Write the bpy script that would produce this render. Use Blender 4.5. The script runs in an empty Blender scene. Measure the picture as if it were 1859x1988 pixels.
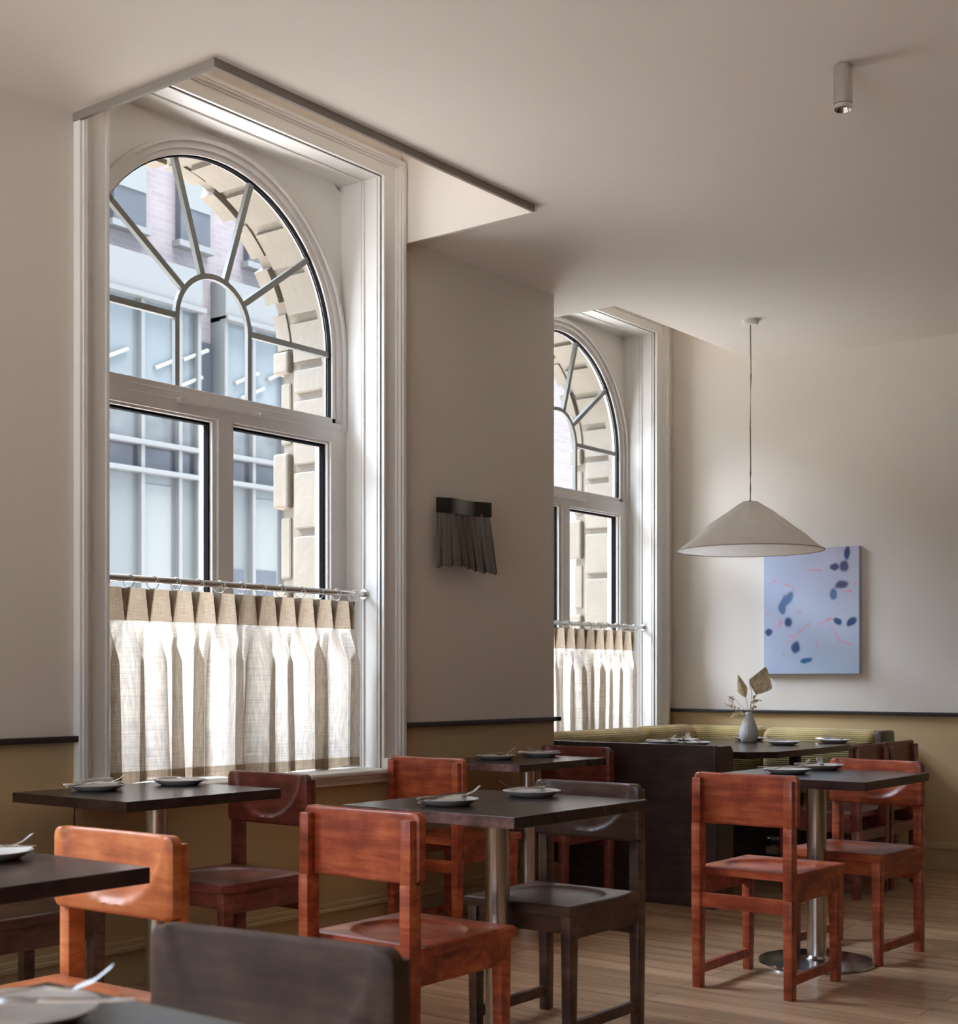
import bpy, bmesh, math, random
from mathutils import Vector, Matrix, noise
random.seed(7)
PI = math.pi
sc = bpy.context.scene
C = sc.collection

# ------------------------------------------------------------------ camera
YAW = math.atan(2100.5 / 2730.0)
cam_d = bpy.data.cameras.new('camera')
cam = bpy.data.objects.new('camera', cam_d); C.objects.link(cam)
cam.location = (0, 0, 1.13)
cam.rotation_euler = (PI / 2, 0, YAW - PI / 2)
cam_d.sensor_fit = 'HORIZONTAL'; cam_d.sensor_width = 36
cam_d.lens = 36 * 2730 / 1859
cam_d.shift_y = (1314 - 994) / 1859
cam_d.dof.use_dof = True
cam_d.dof.focus_distance = 5.2
cam_d.dof.aperture_fstop = 7.0
sc.camera = cam

# ------------------------------------------------------------------ world, daylight, exposure
w = bpy.data.worlds.new('sky'); sc.world = w; w.use_nodes = True
nt = w.node_tree; bgn = nt.nodes['Background']
bgn.inputs['Color'].default_value = (0.76, 0.90, 1.08, 1)
bgn.inputs['Strength'].default_value = 3.5

def sun(name, d, strength, ang, col):
    l = bpy.data.lights.new(name, 'SUN'); l.energy = strength; l.angle = math.radians(ang); l.color = col
    o = bpy.data.objects.new(name, l); C.objects.link(o)
    o.rotation_euler = Vector(d).to_track_quat('-Z', 'Y').to_euler(); o.location = (0, 12, 14)
    return o
sun('daylight', (0.54, -1.0, -0.88), 12.5, 34, (0.80, 0.93, 1.14))
sun('zenith_daylight', (0.02, 0.05, -1.0), 36.0, 60, (1.0, 0.985, 0.98))      # bright overcast zenith: lights the street, which lights the ceiling

def portal(x, y, z, sx, sz, front=1):
    l = bpy.data.lights.new('window_daylight', 'AREA'); l.shape = 'RECTANGLE'; l.size = sx; l.size_y = sz
    l.cycles.is_portal = True
    o = bpy.data.objects.new('window_daylight', l); C.objects.link(o)
    o.location = (x, y, z); o.rotation_euler = (-PI / 2, 0, 0) if front else (-PI / 2, 0, PI / 2)

vs = sc.view_settings
vs.view_transform = 'Standard'; vs.look = 'None'; vs.gamma = 1; vs.exposure = 0.0; vs.use_curve_mapping = False
sc.cycles.use_denoising = True
sc.cycles.max_bounces = 12; sc.cycles.diffuse_bounces = 8; sc.cycles.glossy_bounces = 5
sc.cycles.transparent_max_bounces = 16; sc.cycles.transmission_bounces = 8
sc.cycles.sample_clamp_indirect = 8.0
sc.cycles.caustics_reflective = False; sc.cycles.caustics_refractive = False

# ------------------------------------------------------------------ materials
def nmat(name):
    m = bpy.data.materials.new(name); m.use_nodes = True
    n = m.node_tree; b = n.nodes['Principled BSDF']
    return m, n, b
def plain(name, col, rough=0.6, metal=0.0, bump=0.0, bscale=40, var=0.0, vscale=6, spec=None):
    m, n, b = nmat(name)
    b.inputs['Base Color'].default_value = (*col, 1); b.inputs['Roughness'].default_value = rough
    b.inputs['Metallic'].default_value = metal
    if spec is not None: b.inputs['Specular IOR Level'].default_value = spec
    tc = n.nodes.new('ShaderNodeTexCoord')
    if var > 0:
        t = n.nodes.new('ShaderNodeTexNoise'); t.inputs['Scale'].default_value = vscale; t.inputs['Detail'].default_value = 5
        n.links.new(tc.outputs['Object'], t.inputs['Vector'])
        r = n.nodes.new('ShaderNodeValToRGB')
        r.color_ramp.elements[0].position = 0.3; r.color_ramp.elements[1].position = 0.7
        r.color_ramp.elements[0].color = (*[c * (1 - var) for c in col], 1)
        r.color_ramp.elements[1].color = (*[min(1, c * (1 + var)) for c in col], 1)
        n.links.new(t.outputs['Fac'], r.inputs['Fac']); n.links.new(r.outputs['Color'], b.inputs['Base Color'])
    if bump > 0:
        t = n.nodes.new('ShaderNodeTexNoise'); t.inputs['Scale'].default_value = bscale; t.inputs['Detail'].default_value = 4
        n.links.new(tc.outputs['Object'], t.inputs['Vector'])
        bp = n.nodes.new('ShaderNodeBump'); bp.inputs['Strength'].default_value = bump; bp.inputs['Distance'].default_value = 0.01
        n.links.new(t.outputs['Fac'], bp.inputs['Height']); n.links.new(bp.outputs['Normal'], b.inputs['Normal'])
    return m

def wood(name, cols, rough=0.35, scale=(3, 40, 40), bump=0.12, coat=0.15):
    """streaky grain: noise stretched along one axis, three stops of colour"""
    m, n, b = nmat(name)
    tc = n.nodes.new('ShaderNodeTexCoord'); mp = n.nodes.new('ShaderNodeMapping')
    mp.inputs['Scale'].default_value = scale
    n.links.new(tc.outputs['Object'], mp.inputs['Vector'])
    t = n.nodes.new('ShaderNodeTexNoise'); t.inputs['Scale'].default_value = 1; t.inputs['Detail'].default_value = 7
    t.inputs['Roughness'].default_value = 0.62; t.inputs['Distortion'].default_value = 0.6
    n.links.new(mp.outputs['Vector'], t.inputs['Vector'])
    t2 = n.nodes.new('ShaderNodeTexNoise'); t2.inputs['Scale'].default_value = 9; t2.inputs['Detail'].default_value = 3
    n.links.new(tc.outputs['Object'], t2.inputs['Vector'])
    mx = n.nodes.new('ShaderNodeMath'); mx.operation = 'MULTIPLY_ADD'; mx.inputs[1].default_value = 0.45
    n.links.new(t2.outputs['Fac'], mx.inputs[0])
    ml = n.nodes.new('ShaderNodeMath'); ml.operation = 'MULTIPLY'; ml.inputs[1].default_value = 0.6
    n.links.new(t.outputs['Fac'], ml.inputs[0]); n.links.new(ml.outputs[0], mx.inputs[2])
    r = n.nodes.new('ShaderNodeValToRGB'); e = r.color_ramp.elements
    e[0].position = 0.36; e[0].color = (*cols[0], 1); e[1].position = 0.68; e[1].color = (*cols[2], 1)
    k = e.new(0.52); k.color = (*cols[1], 1)
    n.links.new(mx.outputs[0], r.inputs['Fac']); n.links.new(r.outputs['Color'], b.inputs['Base Color'])
    b.inputs['Roughness'].default_value = rough
    b.inputs['Coat Weight'].default_value = coat; b.inputs['Coat Roughness'].default_value = 0.25
    bp = n.nodes.new('ShaderNodeBump'); bp.inputs['Strength'].default_value = bump; bp.inputs['Distance'].default_value = 0.004
    n.links.new(t.outputs['Fac'], bp.inputs['Height']); n.links.new(bp.outputs['Normal'], b.inputs['Normal'])
    return m

def wall_mat(name, top, low, zsplit):
    m, n, b = nmat(name)
    g = n.nodes.new('ShaderNodeNewGeometry'); s = n.nodes.new('ShaderNodeSeparateXYZ')
    n.links.new(g.outputs['Position'], s.inputs[0])
    c = n.nodes.new('ShaderNodeMath'); c.operation = 'GREATER_THAN'; c.inputs[1].default_value = zsplit
    n.links.new(s.outputs['Z'], c.inputs[0])
    mx = n.nodes.new('ShaderNodeMix'); mx.data_type = 'RGBA'
    mx.inputs[6].default_value = (*low, 1); mx.inputs[7].default_value = (*top, 1)
    n.links.new(c.outputs[0], mx.inputs[0]); n.links.new(mx.outputs[2], b.inputs['Base Color'])
    b.inputs['Roughness'].default_value = 0.75; b.inputs['Specular IOR Level'].default_value = 0.25
    t = n.nodes.new('ShaderNodeTexNoise'); t.inputs['Scale'].default_value = 90
    n.links.new(g.outputs['Position'], t.inputs['Vector'])
    bp = n.nodes.new('ShaderNodeBump'); bp.inputs['Strength'].default_value = 0.06; bp.inputs['Distance'].default_value = 0.003
    n.links.new(t.outputs['Fac'], bp.inputs['Height']); n.links.new(bp.outputs['Normal'], b.inputs['Normal'])
    return m

PLASTER = (0.69, 0.625, 0.545); MUST = (0.54, 0.395, 0.21)
M = {}
M['wall'] = wall_mat('painted_wall', PLASTER, MUST, 0.905)
M['ceiling'] = plain('ceiling_paint', (0.74, 0.675, 0.605), 0.85, spec=0.2)
M['ceiling_edge_shade'] = plain('ceiling_paint_shaded', (0.24, 0.205, 0.175), 0.7)  # ceiling paint darkened: shade on the recess lip put into the colour
M['white'] = plain('white_gloss_paint', (0.74, 0.715, 0.675), 0.45)
M['base'] = plain('mustard_gloss_paint', (0.55, 0.425, 0.24), 0.42)
M['pvc'] = plain('window_plastic', (0.62, 0.59, 0.56), 0.4)
M['gasket'] = plain('black_gasket', (0.008, 0.008, 0.009), 0.9, spec=0.05)
M['bar'] = plain('glazing_bar_grey', (0.26, 0.265, 0.25), 0.6, spec=0.2)
M['dado'] = plain('dark_painted_rail', (0.028, 0.022, 0.02), 0.35)
M['red'] = wood('red_mahogany', ((0.14, 0.024, 0.011), (0.36, 0.068, 0.027), (0.60, 0.165, 0.062)), 0.34, (14, 3, 30))
M['orange'] = wood('orange_stained_pine', ((0.34, 0.085, 0.025), (0.60, 0.17, 0.05), (0.78, 0.30, 0.11)), 0.42, (14, 3, 30), 0.12, 0.0)
M['dark'] = wood('dark_walnut', ((0.05, 0.022, 0.015), (0.085, 0.044, 0.030), (0.16, 0.09, 0.064)), 0.36, (14, 3, 30))
M['dark_matt'] = wood('dark_worn_wood', ((0.045, 0.024, 0.017), (0.08, 0.045, 0.031), (0.13, 0.078, 0.055)), 0.62, (14, 3, 30), 0.1, 0.0)
M['plum'] = wood('plum_brown_wood', ((0.08, 0.020, 0.013), (0.18, 0.042, 0.028), (0.30, 0.08, 0.05)), 0.38, (14, 3, 30))
M['table'] = wood('table_dark_veneer', ((0.026, 0.014, 0.011), (0.036, 0.020, 0.016), (0.050, 0.029, 0.023)), 0.24, (14, 1.5, 14), 0.03, 0.0)
M['table_edge_lit'] = wood('lit_edge_wood', ((0.07, 0.028, 0.024), (0.17, 0.085, 0.075), (0.30, 0.17, 0.15)), 0.5, (40, 30, 60), 0.5)  # pinkish tone: light falling on the table edge put into the colour
M['panel'] = wood('booth_dark_wood', ((0.030, 0.018, 0.016), (0.050, 0.031, 0.026), (0.078, 0.050, 0.042)), 0.35, (30, 3, 30), 0.05)
M['steel'] = plain('brushed_steel', (0.66, 0.64, 0.61), 0.24, 1.0)
M['chrome'] = plain('polished_steel', (0.80, 0.80, 0.81), 0.16, 1.0)
M['cutlery'] = plain('cutlery_steel', (0.70, 0.69, 0.70), 0.18, 1.0)
M['plate'] = plain('stoneware_glaze', (0.60, 0.57, 0.54), 0.3, var=0.06, vscale=30)
M['vase'] = plain('matt_grey_ceramic', (0.50, 0.48, 0.46), 0.6, bump=0.05)
M['cotton'] = plain('canvas_shade', (0.74, 0.70, 0.64), 0.85, bump=0.5, bscale=14)
M['cord'] = plain('cord_fabric', (0.42, 0.36, 0.29), 0.8)
M['black'] = plain('black_plastic', (0.01, 0.01, 0.011), 0.25)
M['palm'] = plain('dried_palm', (0.88, 0.72, 0.50), 0.8, var=0.25, vscale=50)
M['stem'] = plain('dried_stem', (0.50, 0.36, 0.20), 0.8)
M['flower'] = plain('dried_flower', (0.60, 0.43, 0.28), 0.85, var=0.25, vscale=90)
M['sconce_cloth'] = plain('grey_linen', (0.135, 0.112, 0.09), 0.9, bump=0.4, bscale=200)
M['stone'] = plain('sandstone', (0.22, 0.188, 0.147), 0.85, bump=0.35, bscale=30, var=0.08, vscale=4)
M['street'] = plain('street_paving', (0.68, 0.67, 0.66), 0.9, var=0.12, vscale=2)
M['fascia'] = plain('white_fascia', (0.118, 0.12, 0.12), 0.5)
M['blueglass'] = plain('pale_blue_glass', (0.108, 0.122, 0.129), 0.12, var=0.10, vscale=0.9)
M['paleglass'] = plain('frosted_panel', (0.098, 0.103, 0.104), 0.3, var=0.06, vscale=0.8)
M['midglass'] = plain('slate_spandrel', (0.048, 0.049, 0.057), 0.15, var=0.3, vscale=1.6)
M['dimglass'] = plain('reflecting_glass', (0.085, 0.089, 0.091), 0.12, var=0.4, vscale=2.2)
M['teal'] = plain('teal_panel', (0.037, 0.06, 0.058), 0.3)
M['darkwin'] = plain('dark_window', (0.049, 0.053, 0.062), 0.2, var=0.15, vscale=2)
M['blind'] = plain('white_blind', (0.123, 0.129, 0.129), 0.7)

def fabric(name, col, transl, density, tr):
    """woven linen: light comes through it; thread noise modulates the weave"""
    m = bpy.data.materials.new(name); m.use_nodes = True; n = m.node_tree; n.nodes.clear()
    out = n.nodes.new('ShaderNodeOutputMaterial')
    tc = n.nodes.new('ShaderNodeTexCoord')
    def threads(sc_):
        mp = n.nodes.new('ShaderNodeMapping'); mp.inputs['Scale'].default_value = sc_
        t = n.nodes.new('ShaderNodeTexNoise'); t.inputs['Scale'].default_value = 1; t.inputs['Detail'].default_value = 3
        n.links.new(tc.outputs['UV'], mp.inputs['Vector']); n.links.new(mp.outputs['Vector'], t.inputs['Vector'])
        return t
    a = threads((420, 14, 1)); b_ = threads((18, 330, 1))
    add = n.nodes.new('ShaderNodeMath'); add.operation = 'ADD'
    n.links.new(a.outputs['Fac'], add.inputs[0]); n.links.new(b_.outputs['Fac'], add.inputs[1])
    r = n.nodes.new('ShaderNodeValToRGB'); e = r.color_ramp.elements
    e[0].position = 0.40; e[0].color = (*[c * density for c in col], 1); e[1].position = 0.60; e[1].color = (*col, 1)
    hf = n.nodes.new('ShaderNodeMath'); hf.operation = 'MULTIPLY'; hf.inputs[1].default_value = 0.5
    n.links.new(add.outputs[0], hf.inputs[0]); n.links.new(hf.outputs[0], r.inputs['Fac'])
    d = n.nodes.new('ShaderNodeBsdfDiffuse'); t = n.nodes.new('ShaderNodeBsdfTranslucent')
    n.links.new(r.outputs['Color'], d.inputs['Color']); n.links.new(r.outputs['Color'], t.inputs['Color'])
    mx = n.nodes.new('ShaderNodeMixShader'); mx.inputs[0].default_value = transl
    n.links.new(d.outputs[0], mx.inputs[1]); n.links.new(t.outputs[0], mx.inputs[2])
    tp = n.nodes.new('ShaderNodeBsdfTransparent')
    m2 = n.nodes.new('ShaderNodeMixShader'); m2.inputs[0].default_value = tr
    n.links.new(mx.outputs[0], m2.inputs[1]); n.links.new(tp.outputs[0], m2.inputs[2])
    n.links.new(m2.outputs[0], out.inputs[0])
    return m
M['linen'] = fabric('curtain_linen', (0.80, 0.73, 0.64), 0.60, 0.64, 0.10)
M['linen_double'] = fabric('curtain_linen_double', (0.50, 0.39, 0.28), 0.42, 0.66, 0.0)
M['linen_pleat_shade'] = fabric('curtain_linen_shaded', (0.42, 0.33, 0.24), 0.42, 0.04, 0.0)  # linen made darker: shade inside the pleats put into the colour
M['shade'] = fabric('lamp_cotton', (0.90, 0.84, 0.76), 0.42, 0.95, 0.0)

def glass():
    m = bpy.data.materials.new('window_glass'); m.use_nodes = True; n = m.node_tree; n.nodes.clear()
    out = n.nodes.new('ShaderNodeOutputMaterial'); tp = n.nodes.new('ShaderNodeBsdfTransparent')
    tp.inputs['Color'].default_value = (0.965, 0.985, 0.985, 1)
    gl = n.nodes.new('ShaderNodeBsdfGlossy'); gl.inputs['Roughness'].default_value = 0.02
    lw = n.nodes.new('ShaderNodeLayerWeight'); lw.inputs['Blend'].default_value = 0.2
    ml = n.nodes.new('ShaderNodeMath'); ml.operation = 'MULTIPLY'; ml.inputs[1].default_value = 0.5
    n.links.new(lw.outputs['Fresnel'], ml.inputs[0])
    mx = n.nodes.new('ShaderNodeMixShader'); n.links.new(ml.outputs[0], mx.inputs[0])
    n.links.new(tp.outputs[0], mx.inputs[1]); n.links.new(gl.outputs[0], mx.inputs[2]); n.links.new(mx.outputs[0], out.inputs[0])
    return m
M['glass'] = glass()

def corduroy():
    m, n, b = nmat('olive_corduroy')
    tc = n.nodes.new('ShaderNodeTexCoord'); wv = n.nodes.new('ShaderNodeTexWave'); wv.bands_direction = 'Z'
    wv.inputs['Scale'].default_value = 26; wv.inputs['Distortion'].default_value = 0.4
    n.links.new(tc.outputs['Object'], wv.inputs['Vector'])
    t = n.nodes.new('ShaderNodeTexNoise'); t.inputs['Scale'].default_value = 7; n.links.new(tc.outputs['Object'], t.inputs['Vector'])
    r = n.nodes.new('ShaderNodeValToRGB'); e = r.color_ramp.elements
    e[0].position = 0.3; e[0].color = (0.35, 0.25, 0.085, 1); e[1].position = 0.7; e[1].color = (0.53, 0.39, 0.14, 1)
    n.links.new(t.outputs['Fac'], r.inputs['Fac'])
    mx = n.nodes.new('ShaderNodeMix'); mx.data_type = 'RGBA'; mx.blend_type = 'MULTIPLY'; mx.inputs[0].default_value = 0.3
    n.links.new(r.outputs['Color'], mx.inputs[6]); n.links.new(wv.outputs['Color'], mx.inputs[7])
    n.links.new(mx.outputs[2], b.inputs['Base Color'])
    bp = n.nodes.new('ShaderNodeBump'); bp.inputs['Strength'].default_value = 0.5; bp.inputs['Distance'].default_value = 0.004
    n.links.new(wv.outputs['Fac'], bp.inputs['Height']); n.links.new(bp.outputs['Normal'], b.inputs['Normal'])
    b.inputs['Roughness'].default_value = 0.85; b.inputs['Sheen Weight'].default_value = 0.3
    return m
M['cord_olive'] = corduroy()

def floor_mat():
    m, n, b = nmat('oak_floorboards')
    g = n.nodes.new('ShaderNodeNewGeometry')
    mp = n.nodes.new('ShaderNodeMapping'); mp.inputs['Rotation'].default_value = (0, 0, PI / 2)
    n.links.new(g.outputs['Position'], mp.inputs['Vector'])
    br = n.nodes.new('ShaderNodeTexBrick'); br.inputs['Scale'].default_value = 1
    br.inputs['Brick Width'].default_value = 1.7; br.inputs['Row Height'].default_value = 0.125
    br.inputs['Mortar Size'].default_value = 0.0016; br.inputs['Mortar Smooth'].default_value = 0.3
    br.inputs['Color1'].default_value = (0.64, 0.425, 0.265, 1); br.inputs['Color2'].default_value = (0.48, 0.31, 0.19, 1)
    br.inputs['Mortar'].default_value = (0.13, 0.08, 0.05, 1); br.inputs['Bias'].default_value = 0.1
    n.links.new(mp.outputs['Vector'], br.inputs['Vector'])
    m2 = n.nodes.new('ShaderNodeMapping'); m2.inputs['Scale'].default_value = (15, 1.6, 1)
    n.links.new(g.outputs['Position'], m2.inputs['Vector'])
    t = n.nodes.new('ShaderNodeTexNoise'); t.inputs['Scale'].default_value = 1; t.inputs['Detail'].default_value = 6
    n.links.new(m2.outputs['Vector'], t.inputs['Vector'])
    r = n.nodes.new('ShaderNodeValToRGB'); e = r.color_ramp.elements
    e[0].position = 0.3; e[0].color = (0.70, 0.66, 0.62, 1); e[1].position = 0.72; e[1].color = (1.15, 1.12, 1.10, 1)
    n.links.new(t.outputs['Fac'], r.inputs['Fac'])
    mx = n.nodes.new('ShaderNodeMix'); mx.data_type = 'RGBA'; mx.blend_type = 'MULTIPLY'; mx.inputs[0].default_value = 1
    n.links.new(br.outputs['Color'], mx.inputs[6]); n.links.new(r.outputs['Color'], mx.inputs[7])
    n.links.new(mx.outputs[2], b.inputs['Base Color'])
    b.inputs['Roughness'].default_value = 0.25
    bp = n.nodes.new('ShaderNodeBump'); bp.inputs['Strength'].default_value = 0.12; bp.inputs['Distance'].default_value = 0.003
    n.links.new(t.outputs['Fac'], bp.inputs['Height']); n.links.new(bp.outputs['Normal'], b.inputs['Normal'])
    return m
M['floor'] = floor_mat()

def brick_mat():
    m, n, b = nmat('mauve_brick')
    g = n.nodes.new('ShaderNodeNewGeometry'); s = n.nodes.new('ShaderNodeSeparateXYZ'); cb = n.nodes.new('ShaderNodeCombineXYZ')
    n.links.new(g.outputs['Position'], s.inputs[0]); n.links.new(s.outputs['X'], cb.inputs['X']); n.links.new(s.outputs['Z'], cb.inputs['Y'])
    br = n.nodes.new('ShaderNodeTexBrick'); br.inputs['Scale'].default_value = 1
    br.inputs['Brick Width'].default_value = 0.22; br.inputs['Row Height'].default_value = 0.075; br.inputs['Mortar Size'].default_value = 0.006
    br.inputs['Color1'].default_value = (0.17, 0.145, 0.15, 1); br.inputs['Color2'].default_value = (0.145, 0.123, 0.132, 1)
    br.inputs['Mortar'].default_value = (0.17, 0.16, 0.16, 1)
    n.links.new(cb.outputs[0], br.inputs['Vector']); n.links.new(br.outputs['Color'], b.inputs['Base Color'])
    b.inputs['Roughness'].default_value = 0.85
    return m
M['brick'] = brick_mat()

# ------------------------------------------------------------------ helpers
def box(bm, x0, x1, y0, y1, z0, z1, bevel=0.0, seg=2):
    r = bmesh.ops.create_cube(bm, size=1.0)
    vv = r['verts']
    for v in vv:
        v.co = Vector((x0 + (v.co.x + .5) * (x1 - x0), y0 + (v.co.y + .5) * (y1 - y0), z0 + (v.co.z + .5) * (z1 - z0)))
    if bevel > 0:
        ed = set()
        for v in vv:
            for e in v.link_edges: ed.add(e)
        bmesh.ops.bevel(bm, geom=list(ed), offset=bevel, segments=seg, affect='EDGES', profile=0.5)
def taper_box(bm, cx, cy, z0, z1, a0, b0, a1, b1, bevel=0.003):
    """post: half sizes a0,b0 at z0 and a1,b1 at z1"""
    r = bmesh.ops.create_cube(bm, size=1.0); vv = r['verts']
    for v in vv:
        top = v.co.z > 0
        ax, by = (a1, b1) if top else (a0, b0)
        v.co = Vector((cx + (1 if v.co.x > 0 else -1) * ax, cy + (1 if v.co.y > 0 else -1) * by, z1 if top else z0))
    ed = set(e for v in vv for e in v.link_edges)
    bmesh.ops.bevel(bm, geom=list(ed), offset=bevel, segments=2, affect='EDGES', profile=0.5)
def cyl(bm, p0, p1, r0, r1=None, n=24, caps=True):
    p0, p1 = Vector(p0), Vector(p1); r1 = r0 if r1 is None else r1
    d = (p1 - p0); L = d.length
    q = d.to_track_quat('Z', 'Y').to_matrix().to_4x4()
    bmesh.ops.create_cone(bm, cap_ends=caps, segments=n, radius1=r0, radius2=r1, depth=L, matrix=Matrix.Translation((p0 + p1) / 2) @ q)
def lathe(bm, prof, n=48, cx=0, cy=0, cz=0, rib=None):
    rings = []
    for (r, z) in prof:
        ring = []
        for k in range(n):
            a = 2 * PI * k / n
            rr = r + (rib(a, z) if rib else 0)
            ring.append(bm.verts.new((cx + rr * math.cos(a), cy + rr * math.sin(a), cz + z)))
        rings.append(ring)
    for i in range(len(rings) - 1):
        for k in range(n):
            bm.faces.new((rings[i][k], rings[i][(k + 1) % n], rings[i + 1][(k + 1) % n], rings[i + 1][k]))
    if prof[0][0] > 1e-6: bm.faces.new(list(reversed(rings[0])))
    if prof[-1][0] > 1e-6: bm.faces.new(rings[-1])
    bmesh.ops.remove_doubles(bm, verts=bm.verts, dist=1e-6)
def tube(bm, pts, r, n=8, radii=None):
    pts = [Vector(p) for p in pts]; rings = []
    up = Vector((0, 0, 1))
    for i, p in enumerate(pts):
        d = (pts[min(i + 1, len(pts) - 1)] - pts[max(i - 1, 0)]).normalized()
        a = d.cross(up)
        if a.length < 1e-3: a = d.cross(Vector((1, 0, 0)))
        a.normalize(); b = d.cross(a).normalized()
        rr = radii[i] if radii else r
        rings.append([bm.verts.new(p + (a * math.cos(2 * PI * k / n) + b * math.sin(2 * PI * k / n)) * rr) for k in range(n)])
    for i in range(len(rings) - 1):
        for k in range(n):
            bm.faces.new((rings[i][k], rings[i][(k + 1) % n], rings[i + 1][(k + 1) % n], rings[i + 1][k]))
    bm.faces.new(list(reversed(rings[0]))); bm.faces.new(rings[-1])
def obj(name, bm, mat, parent=None, smooth=False, uv=False):
    bmesh.ops.recalc_face_normals(bm, faces=bm.faces)
    me = bpy.data.meshes.new(name); bm.to_mesh(me); bm.free()
    o = bpy.data.objects.new(name, me); C.objects.link(o)
    me.materials.append(mat)
    if smooth:
        for p in me.polygons: p.use_smooth = True
        if smooth != 'all':
            try: me.set_sharp_from_angle(angle=math.radians(38))
            except Exception: pass
    if parent: o.parent = parent
    return o
def B(): return bmesh.new()
def thing(name, label, cat, loc=(0, 0, 0), rz=0.0, group=None):
    o = bpy.data.objects.new(name, None); C.objects.link(o); o.empty_display_size = 0.1
    o.location = loc; o.rotation_euler = (0, 0, rz)
    o['label'] = label; o['category'] = cat
    if group: o['group'] = group
    return o
def tag(o, label, cat, group=None):
    o['label'] = label; o['category'] = cat
    if group: o['group'] = group
    return o
def struct(o, label=None):
    o['kind'] = 'structure'
    if label: o['label'] = label
    return o
def dup(root, loc, rz, label, group=None, mats=None, cat=None, name=None):
    r = root.copy(); C.objects.link(r); r.location = loc; r.rotation_euler = (0, 0, rz); r['label'] = label
    if group: r['group'] = group
    if mats and r.type == 'MESH': setm(r, mats)
    for ch in list(root.children):
        c = ch.copy(); C.objects.link(c); c.parent = r
        if mats: setm(c, mats)
        for g in ch.children:
            d = g.copy(); C.objects.link(d); d.parent = c
            if mats: setm(d, mats)
    return r
def setm(o, mat):
    if o.type == 'MESH' and len(o.material_slots):
        o.material_slots[0].link = 'OBJECT'; o.material_slots[0].material = mat

# ------------------------------------------------------------------ room shell
WY, W2Y, XB, CZ = 4.164, 4.66, 8.15, 3.12
T1, T2 = 4.416, 4.90
XL, YR = -1.6, -5.5
WIN = [(3.95, WY, T1), (7.175, W2Y, T2), (0.725, WY, T1)]      # centre x, wall plane, glazing plane
HO = 0.745   # half opening
HA = 0.885   # half opening + architrave
ZS, ZH = 0.725, 3.36

bm = B(); box(bm, XL, 8.6, YR, 5.4, -0.08, 0); struct(obj('floor', bm, M['floor']))
# ceiling: slabs around the recesses in front of the windows
bm = B()
R1 = (3.074, 4.838, 3.44); R2 = (6.43, XB, 4.02); R3 = (R1[0] - 3.225, R1[1] - 3.225, 3.44)
box(bm, XL, 8.6, YR, 3.44, CZ, 3.75)
box(bm, XL, R3[0], 3.44, 4.5, CZ, 3.75); box(bm, R3[1], R1[0], 3.44, 4.5, CZ, 3.75)
box(bm, R1[1], 5.92, 3.44, 4.7, CZ, 3.75); box(bm, 5.92, R2[0], 3.44, 5.0, CZ, 3.75)
box(bm, R2[0], 8.6, 3.44, R2[2], CZ, 3.75)
box(bm, XL, 5.92, 3.3, 4.6, 3.58, 3.78); box(bm, 5.92, 8.6, 3.3, 5.0, 3.58, 3.78)
for R in (R1, R3): box(bm, R[1], R[1] + 0.014, R[2] - 0.014, WY, CZ - 0.03, CZ)
struct(obj('ceiling', bm, M['ceiling']))
for k, R in enumerate((R1, R3)):
    bm = B()
    t = 0.014
    box(bm, R[0] - t, R[0], R[2] - t, WY, CZ - 0.03, CZ + 0.01)
    box(bm, R[0], R[1], R[2] - t, R[2], CZ - 0.03, CZ + 0.01)
    struct(obj('trim_%d' % (k + 1), bm, M['ceiling_edge_shade']), 'thin edge strip around the ceiling recess over an arched window')

# window wall
bm = B()
def wall_run(bm, x0, x1, y0, y1, z0, z1): box(bm, x0, x1, y0, y1, z0, z1)
wall_run(bm, XL, WIN[2][0] - HA + .005, WY, 4.62, 0, 3.12)
wall_run(bm, WIN[2][0] + HA - .005, WIN[0][0] - HA + .005, WY, 4.62, 0, 3.12)
wall_run(bm, WIN[0][0] + HA - .005, 6.053, WY, 4.70, 0, 3.12)
wall_run(bm, 5.90, 6.0529, 4.69, 5.0, 0, 3.12)
wall_run(bm, 6.04, WIN[1][0] - HA + 0.005, W2Y, 5.0, 0, 3.12)
wall_run(bm, WIN[1][0] + HA - .005, 8.3, W2Y, 5.0, 0, 3.6)
for (cx, wy, ty) in WIN:
    wall_run(bm, cx - HA, cx + HA, wy, ty + 0.04, 0, ZS - 0.035)            # below sill
    wall_run(bm, cx - HA, cx + HA, wy, ty + 0.04, ZH + 0.025, 3.6)                  # above the head
struct(obj('wall_window', bm, M['wall']))
bm = B(); box(bm, XB, XB + 0.25, YR, W2Y, 0, 3.6); struct(obj('wall_far', bm, M['wall']))
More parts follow.
